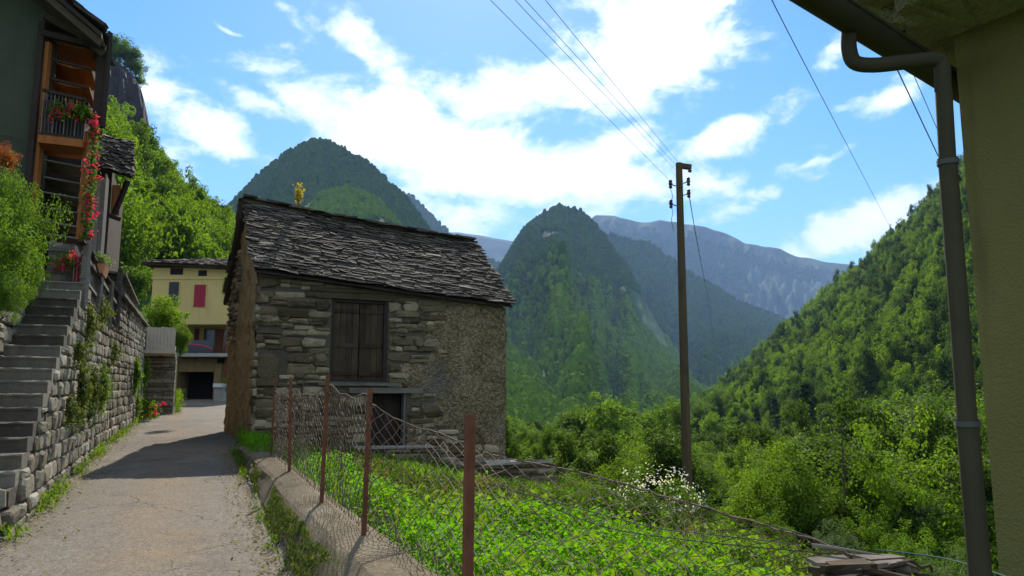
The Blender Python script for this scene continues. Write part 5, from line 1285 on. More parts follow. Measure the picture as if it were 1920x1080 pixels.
post(58, .13, 'dark_beam', zb_, zt_ + .35, -.06); post(70, .13, 'orange_wood', zb_, zt_ - .06, -.02)
post(83, .07, 'dark_beam', L(83, 180).z, zt_ - .06, .08); post(177, .17, 'dark_beam', L(170, 260).z, zt_ - .02, .0); post(188, .05, 'dark_beam', L(180, 240).z, L(186, 60).z, -.08)
post(156, .06, 'orange_wood', L(156, 452).z, L(156, 250).z, -.12, v=350)
mb = MB(); mb.beam(W(tl - .10, SL - .08, zt_ + .10), W(tr_ + .05, SL - .08, zt_ - .02), .14, .12); mb.build('beam', M['dark_beam'], old)
# board ceilings of the upper gallery, seen from below
def underside(z, s0, s1, t0, t1, mat_, name, th=.04, n=9, bow=.05):
    mb = MB()
    for i in range(n):
        ta, tb = t0 + (t1 - t0) * i / n, t0 + (t1 - t0) * (i + .94) / n
        dz = lambda t: -bow * math.sin(math.pi * (t - t0) / (t1 - t0)) - .10 * (t - t0)
        mb.hexa([W(t, s, z + dz(t) + k) for k in (0, th) for s in (s0, s1) for t in (ta, tb)], rr.random())
    return mb.build(name, M[mat_], old)
ti0, ti1 = ts(*L(92, 130)[:2])[0], ts(*L(171, 130)[:2])[0]
for v in (78, 117, 153): underside(L(130, v).z, SL + .04, SL + 1.25, ti0, ti1, 'orange_wood', 'ceiling_boards')
for v in (78, 117, 153):
    mb = MB(); z = L(130, v).z + .02; mb.beam(W(ti0, SL + .01, z), W(ti1, SL + .01, z - .09), .04, .05); mb.build('joist', M['dark_beam'], old)
tj0, tj1 = ts(*L(76, 380)[:2])[0], ts(*L(156, 380)[:2])[0]
for v in (302, 334, 362, 390, 416, 438): underside(L(115, v).z, SL + .08, SL + .95, tj0, tj1, 'grey_wood', 'tread', .03, 1, .02)
# balcony
zf, zr_ = L(115, 268).z, L(115, 190).z; tb0, tb1 = ts(*L(76, 230, -.3)[:2])[0], ts(*L(160, 230, -.3)[:2])[0]
mb = MB(); mb.hexa([W(t, s, z) for z in (zf - .16, zf) for s in (SL - .42, SL + .5) for t in (tb0, tb1)]); mb.build('balcony_floor', M['orange_wood'], old)
mb = MB(); mb.beam(W(tb0, SL - .40, zr_ + .05), W(tb1, SL - .40, zr_ - .04), .06, .06); mb.beam(W(tb0, SL - .40, zf + .03), W(tb1, SL - .40, zf + .03), .04, .05); mb.beam(W(tb1 - .02, SL - .4, zr_ - .04), W(tb1, SL + .3, zr_ - .04), .06, .05)
rail = mb.build('balcony_rail', M['dark_beam'], old)
for i in range(12):
    t = tb0 + (tb1 - tb0) * (i + .5) / 12; mb = MB(); mb.beam(W(t, SL - .40, zf), W(t, SL - .40, zr_), .018, .018, up=(0, 1, 0)); mb.build('baluster', M['iron'] if i % 3 else M['grey_wood'], rail)
mb = MB(); mb.hexa([W(t, SL - .36 + o, z) for z in (zf + .02, zr_ - .12) for o in (0, .03) for t in (tb0, tb0 + .22)]); mb.build('balcony_panel', M['old_wood'], old)
# plank wall under the gallery on the right
mb = MB(); q0, q1 = ts(*L(160, 400, .1)[:2])[0], ts(*L(194, 400, .1)[:2])[0]
for i in range(4): mb.hexa([W(q0 + (q1 - q0) * q / 4, SL + .12 + o, z) for z in (3.3, L(180, 330).z) for o in (0, .03) for q in (i + .02, i + .96)], rr.random())
mb.build('plank_wall', M['grey_wood'], old)
mb = MB()
for i in range(3): mb.hexa([W(q1 - .03 + o, SL + .15 + .2 * (i + q), z) for z in (3.3, L(180, 320).z) for o in (0, .03) for q in (.02, .96)], rr.random())
mb.build('plank_wall', M['grey_wood'], old)
# roof over the gallery: slabs climbing to the left
e0 = L(192, 52, -.7); hi = L(60, -60, -.7); dt = ts(e0.x, e0.y)[0]; ht = ts(hi.x, hi.y)[0]
mbr = MB(); c00 = W(dt, SL - .75, e0.z); c10 = W(dt, SL + 1.5, e0.z + .05); c01 = W(ht - 3.6, SL - .75, hi.z + 2.4 + .4); c11 = W(ht - 3.6, SL + 1.5, hi.z + 2.85)
slab_roof(mbr, c00, c10, c01, c11, 24, 6, rr, (.04, .08), .02, .03)
orf = mbr.build('roof', M['slate'], old)
mb = MB(); n_ = Vector((0, 0, -.10)); mb.hexa([Vector(c) + n_ * k + Vector((0, 0, -.02)) for k in (2, 1) for c in (c00, c10, c01, c11)]); mb.build('roof_boarding', M['dark_beam'], orf)
for k in range(3):
    p = Vector(c00).lerp(Vector(c01), .0); q = Vector(c00).lerp(Vector(c01), .45); off = Vector((-HS, HC, 0)) * (.12 + .55 * k) + Vector((0, 0, -.32)); mb = MB(); mb.beam(p + off, q + off, .12, .14); mb.build('rafter', M['old_wood'], orf)
mb = MB(); p = L(60, 96, -.3); q = L(186, 82, -.3); mb.beam(L(84, 30, -.05), L(184, 84, -.05), .10, .14); mb.build('brace', M['old_wood'], old)
mb = MB(); mb.hexa([L(u, v, d) for (u, v) in ((84, 86), (188, 92), (84, -20), (188, 52)) for d in (.25, .3)][0:8:1] if False else [L(84, 86, .3), L(188, 92, .3), L(84, 86, .25), L(188, 92, .25), L(84, -30, .3), L(188, 44, .3), L(84, -30, .25), L(188, 44, .25)]); mb.build('gable_boarding', M['old_wood'], old)
# cable on the plaster
mb = MB(); mb.tube([L(-60, 232, -.06), L(0, 250, -.06), L(50, 262, -.06)], .012, 5); mb.build('cable', M['galvanised'], old)
# ------------------------------------------------------------------ little house with the slab roof behind it
lh = empty('slab_roof_barn', (0, 0, 0), 'small dark wooden barn with a stone slab roof tucked behind the tall house', 'barn')
mbr = MB(); Pq = lambda u, v, S: PS(u, v, S)
slab_roof(mbr, Pq(176, 312, 21), Pq(251, 333, 21), Pq(178, 248, 22.4), Pq(251, 266, 22.4), 15, 7, rr, (.025, .05), .02, .02); lrf = mbr.build('roof', M['slate'], lh)
mb = MB(); mb.hexa([Pq(176, 314, 21.02), Pq(249, 335, 21.02), Pq(178, 262, 22.5), Pq(249, 280, 22.5), Pq(176, 310, 21.05), Pq(249, 331, 21.05), Pq(178, 255, 22.5), Pq(249, 272, 22.5)]); mb.build('roof_boarding', M['dark_beam'], lrf)
mb = MB(); b0, b1 = Pq(168, 330, 22), Pq(232, 345, 22); tq0, tq1 = ts(b0.x, b0.y)[0], ts(b1.x, b1.y)[0]
mb.hexa([W(t, s, z) for z in (3.3, Pq(200, 318, 22).z) for s in (22, 26) for t in (tq0, tq1 - .28)]); mb.build('wall', M['old_wood'], lh)
mb = MB()
for i in range(7): mb.hexa([W(tq1 - .27 + .03 * (i + q), 22.1 + o, z) for z in (Pq(215, 402, 22).z, Pq(215, 345, 22).z) for o in (0, .03) for q in (0, .9)], rr.random())
mb.build('gable_boards', M['orange_wood'], lh)
mb = MB(); mb.beam(Pq(240, 338, 21.3), Pq(214, 402, 21.6), .10, .10); mb.build('strut', M['dark_beam'], lh); mb = MB(); mb.beam(Pq(198, 402, 21.6), Pq(226, 412, 21.6), .10, .09); mb.build('strut', M['dark_beam'], lh)
# ------------------------------------------------------------------ ochre house at the end of the road
YH = 44.0; Y = lambda u, v, d=0: P(u, v, YH + d)
oh = empty('ochre_house', (0, 0, 0), 'ochre yellow house with a red shutter and garage at the end of the road', 'house')
xl, xr = Y(284, 560).x, Y(478, 560).x; zg, z1, z2, ze = Y(380, 753).z, Y(380, 690).z, Y(380, 608).z, Y(380, 502).z
def yb(mb, x0, x1, z0, z1, d0, d1, tint=None): mb.box((x0, YH + d0, z0), (x1, YH + d1, z1), None, tint)
def px(u): return Y(u, 600).x
def pz(v): return Y(380, v).z
mb = MB(); yb(mb, xl, xr, z2, ze, 0, 9); mb.build('wall', M['ochre_render'], oh)
mb = MB(); yb(mb, xl - .02, xr + .02, pz(524), pz(518), -.05, .02); mb.build('string_course', M['ochre_render'], oh)
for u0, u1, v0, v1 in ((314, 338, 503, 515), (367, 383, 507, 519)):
    mb = MB(); yb(mb, px(u0), px(u1), pz(v1), pz(v0), -.03, .05); mb.build('attic_opening_shade', M['dark_void'], oh)  # plate on the solid wall, the opening's shade put into its colour
for u0, u1, v0, v1, m_ in ((314, 332, 529, 574, 'dark_shutter'), (362, 383, 534, 575, 'red_shutter')):
    mb = MB(); yb(mb, px(u0 - 3), px(u1 + 2.5), pz(v1 + 1), pz(v0 - 1.5), -.03, .03); w_ = mb.build('window', M['ochre_render'], oh)
    mb = MB(); yb(mb, px(u0), px(u1), pz(v1), pz(v0), -.075, -.031)
    for i in range(14):
        z = pz(v1) + (pz(v0) - pz(v1)) * (i + .5) / 14; yb(mb, px(u0 + 2), px(u1 - 2), z - .025, z + .025, -.09, -.0755)
    mb.build('shutter', M[m_], w_)
# recessed middle floor with glazing behind a glass balustrade
mb = MB(); yb(mb, xl, xr, z1 - .1, z2, 2.0, 9); yb(mb, xl, px(340), z1, z2, -.01, 2.0); mb.build('loggia_wall', M['ochre_render'], oh)
for u0, u1, m_ in ((341, 349, 'rust'), (359, 380, 'glass_dark'), (381, 396, 'rust'), (399, 434, 'glass_dark'), (436, 470, 'rust')):
    mb = MB(); yb(mb, px(u0), px(u1), z1, z2 - .1, 1.9, 1.97); mb.build('glazing', M[m_], oh)
mb = MB(); yb(mb, px(334), xr, pz(670), pz(664), -.9, 2.2); mb.build('balcony_slab', M['concrete'], oh)
mb = MB(); yb(mb, px(345), px(412), pz(664) + .02, pz(640), -.86, -.84); mb.build('balustrade_glass', M['glass_dark'], oh)
mb = MB(); f = sag_line([(px(350), YH - .88, pz(643)), (px(370), YH - .88, pz(647)), (px(395), YH - .88, pz(650)), (px(412), YH - .88, pz(656))]); mb.tube([f(a) for a in np.linspace(0, 1, 14)], .035, 6); mb.build('red_hose', M['red_cloth'], oh)
# garage
mb = MB(); yb(mb, xl, px(340), zg - 1, z1 + .5, -.1, 9); yb(mb, px(408), px(421), zg - 1, z1 + .25, -.12, 9); yb(mb, px(421), xr, zg - 1, z1 + .4, .6, 9); yb(mb, px(340), px(408), pz(697), pz(671), -.02, .4); mb.build('garage_wall', M['brown_render'], oh)
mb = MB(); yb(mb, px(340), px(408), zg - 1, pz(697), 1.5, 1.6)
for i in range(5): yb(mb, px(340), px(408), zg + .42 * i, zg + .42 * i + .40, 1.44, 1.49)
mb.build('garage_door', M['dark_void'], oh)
mb = MB(); yb(mb, px(428), px(434), zg - .5, pz(610), -.3, -.2); mb.build('drainpipe', M['rust'], oh)
# hipped slab roof and chimney
mbr = MB(); e = .55
slab_roof(mbr, (xl - e, YH - e, pz(494)), (xr + e, YH - e, pz(505)), (xl + 2.2, YH + 3.6, pz(488) + .75), (xr + .2, YH + 3.6, pz(494) + .75), 14, 26, rr, (.03, .06), .03, .02)
orf = mbr.build('roof', M['slate'], oh)
mb = MB(); mb.hexa([(xl - e + .05, YH - e + .05, pz(494) - .12), (xr + e, YH - e + .05, pz(505) - .12), (xl - e + .05, YH + 9.5, pz(494) - .12), (xr + e, YH + 9.5, pz(505) - .12), (xl - e + .05, YH - e + .05, pz(494) - .04), (xr + e, YH - e + .05, pz(505) - .04), (xl + 2.2, YH + 3.6, pz(488) + .6), (xr, YH + 3.6, pz(494) + .6)]); mb.build('soffit', M['dark_beam'], orf)
mb = MB(); mb.box((px(388), YH + 3.0, pz(494)), (px(413), YH + 3.8, pz(470))); mb.box((px(384), YH + 2.9, pz(469.9)), (px(417), YH + 3.9, pz(465))); mb.build('chimney', M['concrete'], orf)
bp = empty('gate_pillar', (0, 0, 0), 'pale concrete pillar with a white cap beside the garage', 'pillar')
qx = lambda u: P(u, 740, YH - 2.2).x
mb = MB(); yb(mb, qx(404), qx(419), zg - .3, pz(724) - .1, -2.4, -1.7); mb.build('shaft', M['concrete'], bp); mb = MB(); yb(mb, qx(402.5), qx(420.5), pz(723.8) - .1, pz(717) - .1, -2.5, -1.6); mb.build('cap', M['white_wall'], bp)
# ------------------------------------------------------------------ stone pier with the wooden planter terrace
pier = empty('planter_terrace', (0, 0, 0), 'wooden boarded planter terrace on a grey stone pier beside the road', 'terrace')
SP_ = 31.6; Q = lambda u, v, d=0: PS(u, v, SP_ + d); p0, p1 = Q(273, 720), Q(326, 720); ta, tb = ts(p0.x, p0.y)[0], ts(p1.x, p1.y)[0]
TP = lambda a, z, out: W(ta + a, SP_ - out, z); zp = Q(300, 676).z
mb = MB(); mb.hexa([W(t, s, z) for z in (.5, zp) for s in (SP_, SP_ + 6) for t in (ta - 1.2, tb)]); mb.build('pier_core', M['mortar'], pier)
mb = MB(); rubble(mb, -1.0, tb - ta, .6, zp, TP, rr, (.08, .16), (.3, .8), proud=.03)
rubble(mb, 0, 6, .6, zp, lambda a, z, o: W(tb + o, SP_ + a, z), rr, (.08, .16), (.3, .8), proud=.03); mb.build('pier', M['wall_stone'], pier)
zb0, zb1 = Q(290, 668).z, Q(290, 622).z; tc_, td = ts(*Q(274, 650, -2)[:2])[0], tb - .05
mb = MB()
for i in range(8): mb.hexa([W(tc_ + (td - tc_) * (i + q) / 8, SP_ - 2.2 + o, z) for z in (zb0 + .12, zb1 + rr.uniform(-.02, .02)) for o in (0, .03) for q in (.02, .95)], rr.random())
for i in range(16): mb.hexa([W(td + o, SP_ - 2.2 + (4.4) * (i + q) / 16, z) for z in (zb0 + .12, zb1 - .1 + rr.uniform(-.02, .02)) for o in (0, .03) for q in (.02, .95)], rr.random())
mb.build('board', M['pale_board'], pier)
mb = MB(); mb.hexa([W(t, s, z) for z in (zb0, zb0 + .115) for s in (SP_ - 2.25, SP_ + 4) for t in (tc_ - .6, td + .06)]); mb.build('deck', M['pale_board'], pier)
mb = MB(); mb.hexa([W(t, s, z) for z in (zb0 + .12, zb1 - .12) for s in (SP_ - 2.1, SP_ + 4) for t in (tc_ - .4, td - .05)]); mb.build('soil', M['gravel_soil'], pier)
# ------------------------------------------------------------------ low garden wall in front of the hut
gw = empty('dry_stone_ledge', (0, 0, 0), 'low dry stone ledge in the garden below the hut, topped with a pale plank', 'ledge')
TD = lambda a, z, out: W(a, 15.2 - out, z)
ledge = lambda a: .60 if a < 4.9 else .22
mb = MB()
for a in np.arange(1.9, 7.2, .3): mb.hexa([W(t, s, z) for z in (-1.6, ledge(a + .15) - .05) for s in (15.2, 15.6) for t in (a, a + .3)])
mb.build('wall_core', M['mortar'], gw)
mb = MB(); rubble(mb, 1.9, 7.5, -1.5, .7, TD, rr, (.09, .18), (.2, .6), top=ledge, proud=.06); mb.build('stone_face', M['rubble_stone'], gw)
mb = MB(); mb.beam(W(2.7, 15.25, .64), W(4.75, 15.22, .62), .22, .045, .9, jit=.01); mb.build('plank', M['board_wood'], gw)
for a in (5.1, 5.9, 6.7):
    mb = MB(); mb.beam(W(a, 15.3, .25 + rr.uniform(-.02, .03)), W(a + rr.uniform(.5, .8), 15.25, .26), .3, .06, rr.random(), jit=.03); mb.build('capstone', M['wall_stone'], gw)
# ------------------------------------------------------------------ heap of old timber at the bottom right
tm = empty('timber_heap', (0, 0, 0), 'heap of weathered boards and roots at the bottom edge near the house', 'timber')
def board(a, b, w, h, m_='board_wood', nm='board'):
    mb = MB(); mb.beam(P(*a), P(*b), w, h, rr.random(), jit=.012); mb.build(nm, M[m_], tm)
board((1522, 1054, 4.75), (1592, 1051, 4.8), .12, .028); board((1618, 1050, 4.7), (1684, 1046, 4.8), .13, .03); board((1600, 1060, 4.6), (1692, 1052, 4.7), .10, .03, 'grey_wood'); board((1655, 1052, 4.7), (1716, 1068, 4.5), .09, .03, 'grey_wood')
r9 = random.Random(4)
for i in range(16):
    u0 = r9.uniform(1520, 1660); v0 = r9.uniform(1060, 1085); ln = r9.uniform(50, 110); y0 = r9.uniform(4.3, 4.75)
    board((u0, v0 + .10 * max(0, u0 - 1640), y0), (u0 + ln, v0 + r9.uniform(-6, 16) + .14 * max(0, u0 + ln - 1650), y0 + r9.uniform(-.15, .15)), r9.uniform(.04, .11), r9.uniform(.02, .045), r9.choice(['old_wood', 'grey_wood', 'dark_beam', 'old_wood']))
for i in range(10):
    pts = []; u0, v0, y0 = r9.uniform(1560, 1700), r9.uniform(1058, 1080), 4.55
    for k in range(5): pts.append(P(u0, v0, y0)); u0 += r9.uniform(-4, 22); v0 += r9.uniform(-8, 14); y0 += r9.uniform(-.06, .06)
    f = sag_line(pts); mb = MB(); mb.tube([f(a) for a in np.linspace(0, 1, 12)], [.018 - .012 * a for a in np.linspace(0, 1, 12)], 5); mb.build('root', M['bark'], tm)
mb = MB(); gz_ = float(ground_z(P(1620, 1080, 4.5).x, 4.5)); a_ = P(1526, 1082, 4.7); b_ = P(1716, 1092, 4.6)
TH = lambda a, z, o: tuple(Vector((a_.x + (b_.x - a_.x) * a, 4.45 - o, z)))
rubble(mb, 0, 1, gz_ - .2, a_.z - .03, TH, rr, (.08, .15), (.15, .35), proud=.05); mb.hexa([(a_.x + (b_.x - a_.x) * q, 4.46 + o, z) for z in (gz_ - .2, a_.z - .05) for o in (0, .5) for q in (0, 1)]); mb.build('footing', M['rubble_stone'], tm)
mb = MB(); f = sag_line([P(1522, 1022, 4.9), P(1570, 1028, 4.85), P(1630, 1038, 4.8), P(1690, 1048, 4.75)]); mb.tube([f(a) for a in np.linspace(0, 1, 16)], [.012 - .006 * a for a in np.linspace(0, 1, 16)], 6)
o = mb.build('stick', M['board_wood']); tag(o, 'pale bare stick lying across the boards of the timber heap', 'stick')
# ------------------------------------------------------------------ ground cover
rr = random.Random(3)
def cover_leaves(name, C, N, size, seed, matname, aspect=.6, up=None, label=None):
    rs = nrs(seed); V, Q, T = leaf_quads(C, N, size, rs, aspect, .2, up); o = link(bpy.data.objects.new(name, np_mesh(name, V, Q, M[matname], T))); return tag(o, label, None, None, 'stuff')
def scatter_ts(n, t0, t1, s0, s1, rs, prob=None):
    t, s = rs.uniform(t0, t1, n), rs.uniform(s0, s1, n)
    if prob is not None: k = rs.rand(n) < prob(t, s); t, s = t[k], s[k]
    x, y = HC * t - HS * s, HS * t + HC * s; return t, s, x, y, ground_z(x, y)
rs = nrs(61)
# lush weeds in the garden
hgt = lambda t, s: (.16 + .50 * fbm(t * .8 + 3, s * .8 + 1, 3)) * np.clip((t - 1.55) / .5, .25, 1)
t, s, x, y, z = scatter_ts(120000, 1.62, 8.2, 1.5, 15.1, rs, lambda t, s: np.clip(1.25 - (s - 2) / 16, .3, 1) * np.clip(1.2 - (t - 4.5) / 5, .25, 1) * np.where(t * HS + s * HC < 8.9 + 3.5 * (t < 2.3) - .42 * np.clip(t - 3.5, 0, 6) + .5 * np.sin(t * 2.1), 1, .02))
hh = hgt(t, s); q = rs.rand(len(t)) ** .45; C = np.stack([x, y, z + hh * q], -1) + rs.normal(size=(len(t), 3)) * .02
N = rs.normal(size=C.shape) * .55 + np.array([.05, .1, 1.0]); cover_leaves('weeds', C, N, .035 + .045 * rs.rand(len(C)), 62, 'leaf_weed', .65)
t, s, x, y, z = scatter_ts(16000, 1.62, 8, 1.5, 15, rs); hh = hgt(t, s) * 1.15; C = np.stack([x, y, z + hh * .5], -1); d = np.stack([rs.normal(size=len(t)) * .3, rs.normal(size=len(t)) * .3, np.ones(len(t))], -1)
cover_leaves('grass', C, rs.normal(size=C.shape) * [1, 1, .2], .16 + .2 * rs.rand(len(C)), 63, 'leaf_weed', .06, d)
# taller broad leaved weeds in patches, and dead stalks
t, s, x, y, z = scatter_ts(9000, 1.65, 7.5, 1.8, 10, rs, lambda t, s: (fbm(t * .9 + 5, s * .9, 3) > .52) * (t * HS + s * HC < 8.8)); hh = hgt(t, s); C = np.stack([x, y, z + hh * (.75 + .5 * rs.rand(len(t)))], -1)
cover_leaves('nettles', C, rs.normal(size=C.shape) * .7 + [0, .1, .8], .05 + .06 * rs.rand(len(C)), 66, 'leaf_spring', .5)
t, s, x, y, z = scatter_ts(260, 1.65, 7.5, 1.8, 11, rs); C = np.stack([x, y, z + .3], -1); cover_leaves('dry_stalks', C, rs.normal(size=C.shape) * [1, 1, .2], .35 + .35 * rs.rand(len(C)), 67, 'leaf_dry', .018, np.array([0, 0, 1.]) + rs.normal(size=C.shape) * .25)
# dark bramble leaves and dead litter between the weeds and the hut
t, s, x, y, z = scatter_ts(42000, 2.0, 9.5, 6, 15.2, rs, lambda t, s: 1.0 * ((t * HS + s * HC > 8.6 - .42 * np.clip(t - 3.5, 0, 6)) & (t > 2.2 + .0 * s))); hh = .12 + .5 * fbm(t * 1.1, s * 1.1, 3); C = np.stack([x, y, z + hh * rs.rand(len(t)) ** .6], -1); half = len(C) * 5 // 6
cover_leaves('bramble_leaves', C[:half], rs.normal(size=(half, 3)) * .7 + [0, .1, .6], .05 + .04 * rs.rand(half), 68, 'leaf_dark', .6); cover_leaves('dead_stems', C[half:], rs.normal(size=(len(C) - half, 3)), .12 + .18 * rs.rand(len(C) - half), 69, 'leaf_dry', .05)
# longer grass and brambles over the slope to the valley
t, s, x, y, z = scatter_ts(60000, 7.5, 34, 2, 46, rs, lambda t, s: np.clip(1.3 - (t + s) / 90, .2, 1)); hh = .15 + .75 * fbm(t * .5, s * .5, 3) ** 1.5
C = np.stack([x, y, z + hh * rs.rand(len(t)) ** .6], -1); cover_leaves('undergrowth', C, rs.normal(size=C.shape) * .6 + [0, .1, .9], .07 + .09 * rs.rand(len(C)), 64, 'leaf_mid', .6)
# bright meadow patch below
t, s, x, y, z = scatter_ts(30000, 13, 40, 16, 60, rs); C = np.stack([x, y, z + .1], -1); cover_leaves('meadow_grass', C, rs.normal(size=C.shape) * [1, 1, .3], .25 + .2 * rs.rand(len(C)), 65, 'leaf_weed', .12, np.array([0, 0, 1.]))
# grass along the foot of the walls
def fringe(n, fn, seed, matname, size, h=.2):
    rs = nrs(seed); a = rs.rand(n); dens = vn(a * 40 + seed, a * 0 + seed); a = a[rs.rand(n) < np.clip(dens * 1.8 - .45, .03, 1)]; P_ = np.array([fn(b, rs) for b in a]); hgt_ = h * rs.rand(len(a)) ** 1.3
    P_[:, 2] += hgt_; return cover_leaves('verge_grass', P_, rs.normal(size=P_.shape) * .7 + [0, 0, .5], size * (.6 + .8 * rs.rand(len(a))), seed, matname, .3, np.array([0, 0, 1.]))
fringe(4200, lambda a, rs: W(wall_t(8.6 + 20.6 * a) + .05 + abs(rs.normal()) * .10, 8.6 + 20.6 * a, road_z(8.6 + 20.6 * a)), 71, 'leaf_mid', .07, .16)
fringe(2600, lambda a, rs: W(-1.55 + abs(rs.normal()) * .14 - .25, 6.2 + 2.6 * a, road_z(6.2 + 2.6 * a)), 72, 'leaf_mid', .07, .16)
fringe(2600, lambda a, rs: W(WT0 - batter(3 + 14 * a) - .03 - abs(rs.normal()) * .05, 3 + 14 * a, road_z(3 + 14 * a)), 73, 'leaf_mid', .05, .14)
fringe(3500, lambda a, rs: W(1.42 - abs(rs.normal()) * .10, 15.6 + 3.5 * a, road_z(15.6 + 3.5 * a)), 74, 'leaf_weed', .08, .34)
fringe(2600, lambda a, rs: W(WT0 + .05 + rs.rand() * .5, 14.6 + 2.6 * a, wtop(15.5) + .0), 75, 'leaf_weed', .07, .3)
# fallen leaves and grit gathered at the road edges
def litter(n, fn, seed):
    rs = nrs(seed); P_ = np.array([fn(rs) for _ in range(n)]); cover_leaves('leaf_litter', P_, rs.normal(size=P_.shape) * .35 + [0, 0, 1], .018 + .03 * rs.rand(n), seed, 'leaf_dry', .6)
def left_edge(rs): s = rs.uniform(5.5, 28); return W((wall_t(s) if s > 8.7 else -1.6) + .08 + abs(rs.normal()) * .22, s, road_z(s) + .022)
def right_edge(rs): s = rs.uniform(2.5, 17); return W(WT0 - batter(s) - .06 - abs(rs.normal()) * .16, s, road_z(s) + .022)
litter(1500, left_edge, 81); litter(1300, right_edge, 82)
# plants growing out of the retaining wall
GP = 'plants growing out of the retaining wall'
def wall_plant(u, v, uu, vv, n, lab, matname='moss_leaf', size=.055, name='wall_plant'):
    s = s_on(u, TS_); s = s if s < 18 else s_on(u, wall_t(s)); p = Vector(TW(s, EYE + ray(u, v)[1] * W(wall_t(s), s, 0)[1], .10)); f = p.y / F; rs = nrs(int(u * 7 + v))
    hw, hh = uu * f, vv * f; a = rs.normal(size=n) * .42; b = rs.uniform(-1, 1, n); b = b - .25 * np.abs(a); wd = (1 - .35 * b) * .8
    lob = 1 + .5 * np.sin(a * 9 + u); tdir = np.array([HC, HS, 0]); sdir = np.array([-HS, HC, 0])
    C = sdir * (a * hw * wd * 2.0)[:, None] + np.array([0, 0, 1.]) * (b * hh * lob * .75)[:, None] + tdir * (np.abs(rs.normal(size=n)) * .10 * (1 - .5 * np.abs(b)))[:, None]
    V, Q, T = leaf_quads(C, rs.normal(size=(n, 3)) * .6 + tdir * .8 + [0, 0, .5], size * (.6 + .8 * rs.rand(n)), rs, .5, .2, np.array([0, 0, -1.]))
    o = link(bpy.data.objects.new(name, np_mesh(name, V, Q, M[matname], T))); o.location = p; return tag(o, lab, 'plant', GP)
wall_plant(140, 735, 16, 60, 1500, 'mossy cushion hanging on the retaining wall nearest the steps'); wall_plant(162, 735, 14, 50, 1300, 'middle mossy cushion of the trio on the retaining wall'); wall_plant(184, 728, 13, 46, 1300, 'darker mossy cushion on the wall, farthest from the steps of the trio', 'leaf_mid')
wall_plant(150, 605, 12, 40, 700, 'thin mossy streak high on the wall just under the fence'); wall_plant(176, 585, 10, 30, 450, 'small moss tuft under the fence boards'); wall_plant(258, 705, 10, 34, 900, 'bright green fern clump near the far end of the wall', 'leaf_spring', .09)
wall_plant(270, 700, 6, 30, 600, 'bright green clump at the very end of the wall', 'leaf_spring', .09); wall_plant(128, 660, 8, 26, 350, 'sparse moss in the wall joints beside the middle steps'); wall_plant(118, 770, 8, 30, 400, 'sparse moss in the wall joints low beside the steps'); wall_plant(205, 660, 8, 22, 350, 'little moss patch in the middle of the wall below the fence')
wall_plant(262, 760, 7, 22, 350, 'small green tuft low at the far end of the wall', 'leaf_mid', .08)
# moss and grass on the road face of the low wall
rs = nrs(91); n = 9000; s = rs.uniform(2.5, 16.5, n); hz = rs.rand(n); keep = fbm(s * 1.1, hz * 1.5, 3) > .50; s, hz = s[keep], hz[keep]; C = np.array([W(WT0 - .035 - batter(a) * (1 - b) * .85 - .03 * r_, a, road_z(a) + .02 + (wtop(a) - road_z(a) - .05) * b) for a, b, r_ in zip(s, hz, rs.rand(len(s)))])
cover_leaves('wall_moss', C, rs.normal(size=C.shape) * .5 - np.array([HC, HS, -.4]), .03 + .03 * rs.rand(len(C)), 92, 'moss_leaf', .5, np.array([0, 0, -1.]))
# ------------------------------------------------------------------ flowers
def bloom(name, pts, n_leaf, n_flower, spread, label, cat='flowers', petal='petal_red', leafm='leaf_mid', ls=.07, fs_=.06, group=None, seed=1):
    """foliage and petals along a line of points"""
    rs = nrs(seed); f = sag_line(pts); o0 = f(0.0); o = empty(name, o0, label, cat, group)
    for nm, n, sz, mt_, k in (('foliage', n_leaf, ls, leafm, 1.0), ('petals', n_flower, fs_, petal, 1.15)):
        a = rs.rand(n)
        if nm == 'petals':
            heads = rs.rand(max(3, n // 9)); hp = rs.normal(size=(len(heads), 3)) * spread * 1.0; idx = rs.randint(0, len(heads), n); a = heads[idx]; off = hp[idx] + rs.normal(size=(n, 3)) * .035
        else: off = rs.normal(size=(n, 3)) * spread
        C = np.array([f(x) - o0 for x in a]) + off
        V, Q, T = leaf_quads(C, rs.normal(size=(n, 3)) + [0, -.4, .4], sz * (.6 + .8 * rs.rand(n)), rs, .8)
        link(bpy.data.objects.new(nm, np_mesh(nm, V, Q, M[mt_], T)), o)
    return o
Lb = lambda u, v: PS(u, v, SL - .46)
bloom('geranium', [Lb(100, 208), Lb(125, 207), Lb(150, 210), Lb(160, 216)], 520, 190, .075, 'red geraniums along the top of the wooden balcony railing', seed=1)
bloom('trailing_geranium', [Lb(160, 212), Lb(174, 235), Lb(176, 270), Lb(174, 310), Lb(169, 350), Lb(166, 390), Lb(165, 425), Lb(160, 450)], 760, 430, .055, 'long trail of red geraniums cascading from the balcony corner', seed=2)
bloom('geranium', [PS(100, 490, 13.66), PS(120, 492, 13.6), PS(140, 490, 13.6)], 200, 130, .06, 'pink red geraniums hung on the grey gate at the head of the steps', fs_=.045, ls=.05, seed=3)
fb = empty('flower_box', (0, 0, 0), 'terracotta flower box with pale green plants on the board fence', 'flower box'); p = PS(191, 502, 15.4); s_ = 15.4; t_ = ts(p.x, p.y)[0]
mb = MB(); mb.hexa([W(-1.60 + o * (.20 + .04 * q2), s_ - .05 + q * .75, p.z - .10 + z) for z, q2 in ((0, 0), (.17, 1)) for q in (0, 1) for o in (0, 1)]); mb.build('box', M['terracotta'], fb)
